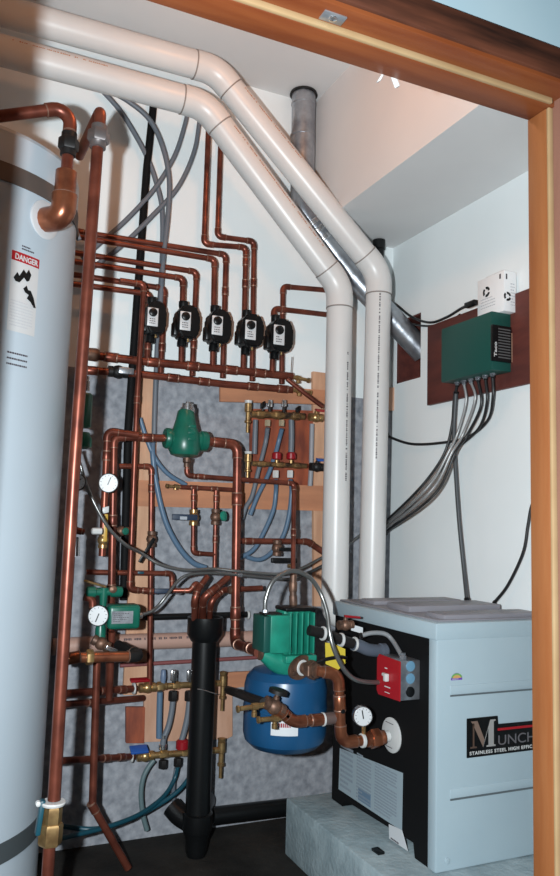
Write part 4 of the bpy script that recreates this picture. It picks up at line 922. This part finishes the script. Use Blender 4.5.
# discharge pipes into funnel
gd='copper discharge pipes over the black funnel'
run('copper discharge pipe bending into the funnel from the blue lever side',[P(172,590.5,2.70),P(190,590.5,2.68),P(198,580,2.68),P(197,623,YD)],.0085,COPPER,group=gd,R=.016)
run('copper discharge pipe entering the funnel from the crossing conduit above',[P(207,577,2.70),P(197.5,590,2.66),P(194.5,600,2.655),P(194.5,624,YD-.01)],.0115,COPPER,group=gd,R=.03)
run('slanting copper discharge pipe entering the funnel from the copper main',[P(228,577,2.68),P(213,590,2.64),P(203,598,2.64),P(203,624,YD+.01)],.0125,COPPER,group=gd,R=.03)
run('copper discharge pipe coming level from behind the main and into the funnel',[P(262,588,2.75),P(224,590,2.74),P(211,600,2.70),P(209,624,YD+.02)],.0105,COPPER,group=gd,R=.03)
tag(B().lathe(P(228,590,2.715),EX,[(0,.010),(.005,.016),(.03,.016),(.036,.010)],12).out('pipe_tee',BRONZE),'bronze tee on the level discharge pipe beside the copper main','fitting')
t=thing('ball_valve','chrome valve with a flat navy lever on the thin line beside the funnel pipes','valve',P(176,591,2.745))
B().box(P(166,591,2.745),EX*.044,EZ*.009,EY*.006,.003).out('handle',mat('navy_handle',(0,0,0)),t,'navy lever')
B().lathe(P(175,591,2.745),EX,[(0,.008),(.004,.013),(.022,.013),(.026,.008)],8).out('body',CHROME,t)

# ------------------------------------------------------------------ right wall: panel, controller, carton, cables
tag(B().bx(XR-.018,XR-.0005,1.80,2.655,1.717,2.06,.001).out('backing_panel',DARKWOOD),'dark red plywood backing panel on the side wall behind the green controller','board')
GX=1.79
cn=thing('zone_controller','dark green metal control box on the dark red backing panel','controller',(GX,2.13,1.77))
B().bx(GX,XR-.018,2.135,2.437,1.772,1.988,.003).out('case',DKGREEN,cn)
for i in range(6):
    y=2.40-.042*i; B().lathe((GX+.05,y,1.775),-EZ,[(0,.012),(.008,.012),(.009,.008),(.016,.008)],8).out('cable_gland',STEEL,cn)
# black slotted grille wrapped on near corner
gx0=GX-.006
gr=B().bx(gx0,GX+.08,2.122,2.136,PX(492,361,GX).z,PX(492,325,GX).z,.002).out('grille',BLACK,cn,'black slotted grille')
zg0,zg1=PX(492,361,GX).z,PX(492,325,GX).z
for i in range(11):
    z=zg0+.014+(zg1-zg0-.028)*i/10; B().bx(gx0+.024,gx0+.078,2.1195,2.123,z-.0022,z+.0022).out('slat',mat('slat_grey',(.10,.10,.10),.4),gr)
text('Taco',(gx0+.016,2.1205,zg0+.014),EZ,-EX,.017,WHITE,gr,bold=.0004,sx=1.6)
B().bx(GX+.081,GX+.0875,2.128,2.135,zg0+.004,zg1-.02).out('grille_edge',PLYP,cn)
# carton
wx0=1.826; wx1=XR-.012; wy0,wy1=PX(504,307,1.826).y,PX(477.5,313,1.826).y; wz0=1.989; wz1=PX(504,270,1.826).z
ca=thing('white_carton','small white cardboard carton standing on the green control box','carton',((wx0+wx1)/2,(wy0+wy1)/2,wz0))
bx_=B().bx(wx0,wx1,wy0,wy1,wz0,wz1,.0012).out('box',mat('white_card',(.82,.82,.82),.6),ca)
B().box(((wx0+wx1)/2,wy0+.055,wz1+.003),EX*.026,EY*.05,EZ*.0012).out('top_flap',mat('card_shadow',(.70,.70,.70),.7),ca)
def ring(c,x,y,r,parent):
    x=V(x);y=V(y);n=x.cross(y)
    o=B()
    for k in range(3):
        a0_=2*math.pi*k/3+.2; pts=[]
        for f in range(6): a=a0_+f/5*1.6; pts.append(V(c)+(x*math.cos(a)+y*math.sin(a))*r)
        for f in range(5,-1,-1): a=a0_+f/5*1.6; pts.append(V(c)+(x*math.cos(a)+y*math.sin(a))*r*.5)
        o.prism(pts,n*.0006)
    o.out('recycling_lettering',BLACK,parent)
ring((wx0-.0002,(wy0*.35+wy1*.65),wz0+.095),-EY,EZ,.020,bx_)
ring((wx0+.016,wy0-.0002,wz0+.055),EX,EZ,.017,bx_)
marks((wx0-.0003,wy1-.02,wz0+.03),-EY,EZ,.09,.045,4,mat('pale_print',(.5,.5,.52),.6),bx_,seed=41,wmin=.004,wmax=.012,hh=.3)
B().box((wx0-.0004,wy0+.02,wz1-.018),EY*.004,EZ*.009,EX*.0005).out('print_lettering',INK,bx_)
B().box((wx0+.012,wy0-.0004,wz1-.022),EX*.003,EZ*.010,EY*.0005).out('print_lettering',INK,bx_)
marks((wx0+.030,wy0-.0003,wz0+.02),EX,EZ,.022,.09,8,mat('pale_print',(.5,.5,.52),.6),bx_,seed=42,wmin=.004,wmax=.010,hh=.3)
# cables below controller
CB=mat('black_cable',(.012,.012,.013),.4); GC=mat('pale_grey_cable',(.36,.36,.36),.4,.5)
XC=XR-.05
def Cq(px,py,X=None): return PX(px,py,X or XC)
cgp='cables hanging from the green control box'
gl_=[V((GX+.05,2.40-.042*i,1.762)) for i in range(6)]
def cab(label,pts,r,M,ribs=False): return flex(label,pts,r,M,ribs,'control_cable','cable',8,cgp)
tail=lambda o,q=0:[Cq(447+o,452,XC-.03-q),Cq(432+o,478+o,XC-.06-q),Cq(412+o*.8,500+o,XC-.09-q),P(386,523+o,2.885-q)]
cab('black cable leaving the first gland of the green control box',[gl_[0],Cq(454,400),Cq(452,425),*tail(-2,-.012)],.0055,CB)
cab('pale armoured cable leaving the second gland of the green control box',[gl_[1],Cq(466,402),Cq(458,432),*tail(1.6,0)],.0055,GC,True)
cab('pale armoured cable leaving the third gland of the green control box',[gl_[2],Cq(475,400),Cq(463,434),*tail(5,.012)],.0055,GC,True)
cab('black cable leaving the fourth gland of the green control box',[gl_[3],Cq(481,406),Cq(466,437),*tail(8.5,.024)],.0055,CB)
cab('black cable leaving the fifth gland of the green control box',[gl_[4],Cq(487,402),Cq(479,428,XC+.025),Cq(456,450,XC+.025),Cq(434,479,XC+.0),Cq(410,507,XC-.05),P(386,534,2.925)],.0055,CB)
cab('black cable leaving the last gland and looping back to the corner',[gl_[5],Cq(493,398),Cq(488,420,XC+.03),Cq(468,437,XC+.042),Cq(440,443,XC+.042),Cq(412,444,XC+.03),Cq(392,438,XC+.02),P(387,434,2.93)],.006,CB)
flex('dark twin cable hanging straight from the cable bundle down to the boiler top',[Cq(456,392),Cq(454,430),Cq(455,460),Cq(459,520),Cq(464,570),Cq(467,600,XC-.02)],.008,mat('charcoal_cable',(.05,.055,.06),.45),False,'hanging_cable','cable')
flex('thin black cord curving down the side wall to the boiler top at the door jamb',[PX(540,494,XR-.02),PX(532,505,XR-.02),PX(528,525,XR-.02),PX(523,553,XR-.02),PX(508,585,XR-.02),PX(494,603,XR-.03)],.0055,CB,False,'power_cord','cord')
flex('black wire from the vent pipe bend along the wall to the white carton, upper strand',[P(389,300,2.86),P(398,306,2.88),PX(412,317,XR-.02),PX(430,322.5,XR-.02),PX(447,317,XR-.02),PX(462,308,XR-.03),PX(476,302.5,GX+.01)],.0055,CB,False,'sensor_wire','wire')
flex('black wire from the vent pipe bend along the wall to the white carton, lower strand',[P(389,302,2.86),P(396,314,2.885),PX(410,323,XR-.008),PX(428,326,XR-.008),PX(447,322,XR-.008),PX(460,315,XR-.008)],.0045,CB,False,'sensor_wire','wire')
tag(B().box(PX(471,304,GX+.01),EY*.03,EZ*.010,EX*.01,.003).out('wire_plug',BLACK),'black plug at the end of the wire beside the white carton','plug')

# bolts on plinth
tag(B().box(PX(366,833,1.34)*0+V((1.33,2.12,.2005)),EX*.012,EY*.02,EZ*.004,.001).out('mounting_clip',BLACK),'small black clip lying on the plinth beside the boiler','clip')

# ------------------------------------------------------------------ light
W=bpy.data.worlds.new('world'); scn.world=W; W.use_nodes=True
W.node_tree.nodes['Background'].inputs[0].default_value=(.75,.85,1,1); W.node_tree.nodes['Background'].inputs[1].default_value=.012
def light(name,loc,power,col,size):
    l=bpy.data.lights.new(name,'POINT'); l.energy=power; l.color=col; l.shadow_soft_size=size
    o=bpy.data.objects.new(name,l); COL.objects.link(o); o.location=loc; return o
light('camera_flash',EYE-RT*.17+UP*.03+fw*.02,335,(.88,.96,1.0),.02)
light('ceiling_bulb',(.85,1.9,2.90),7.5,(1.0,.40,.15),.05)
scn.view_settings.view_transform='Standard'; scn.view_settings.look='None'; scn.view_settings.gamma=1; scn.view_settings.exposure=0.0
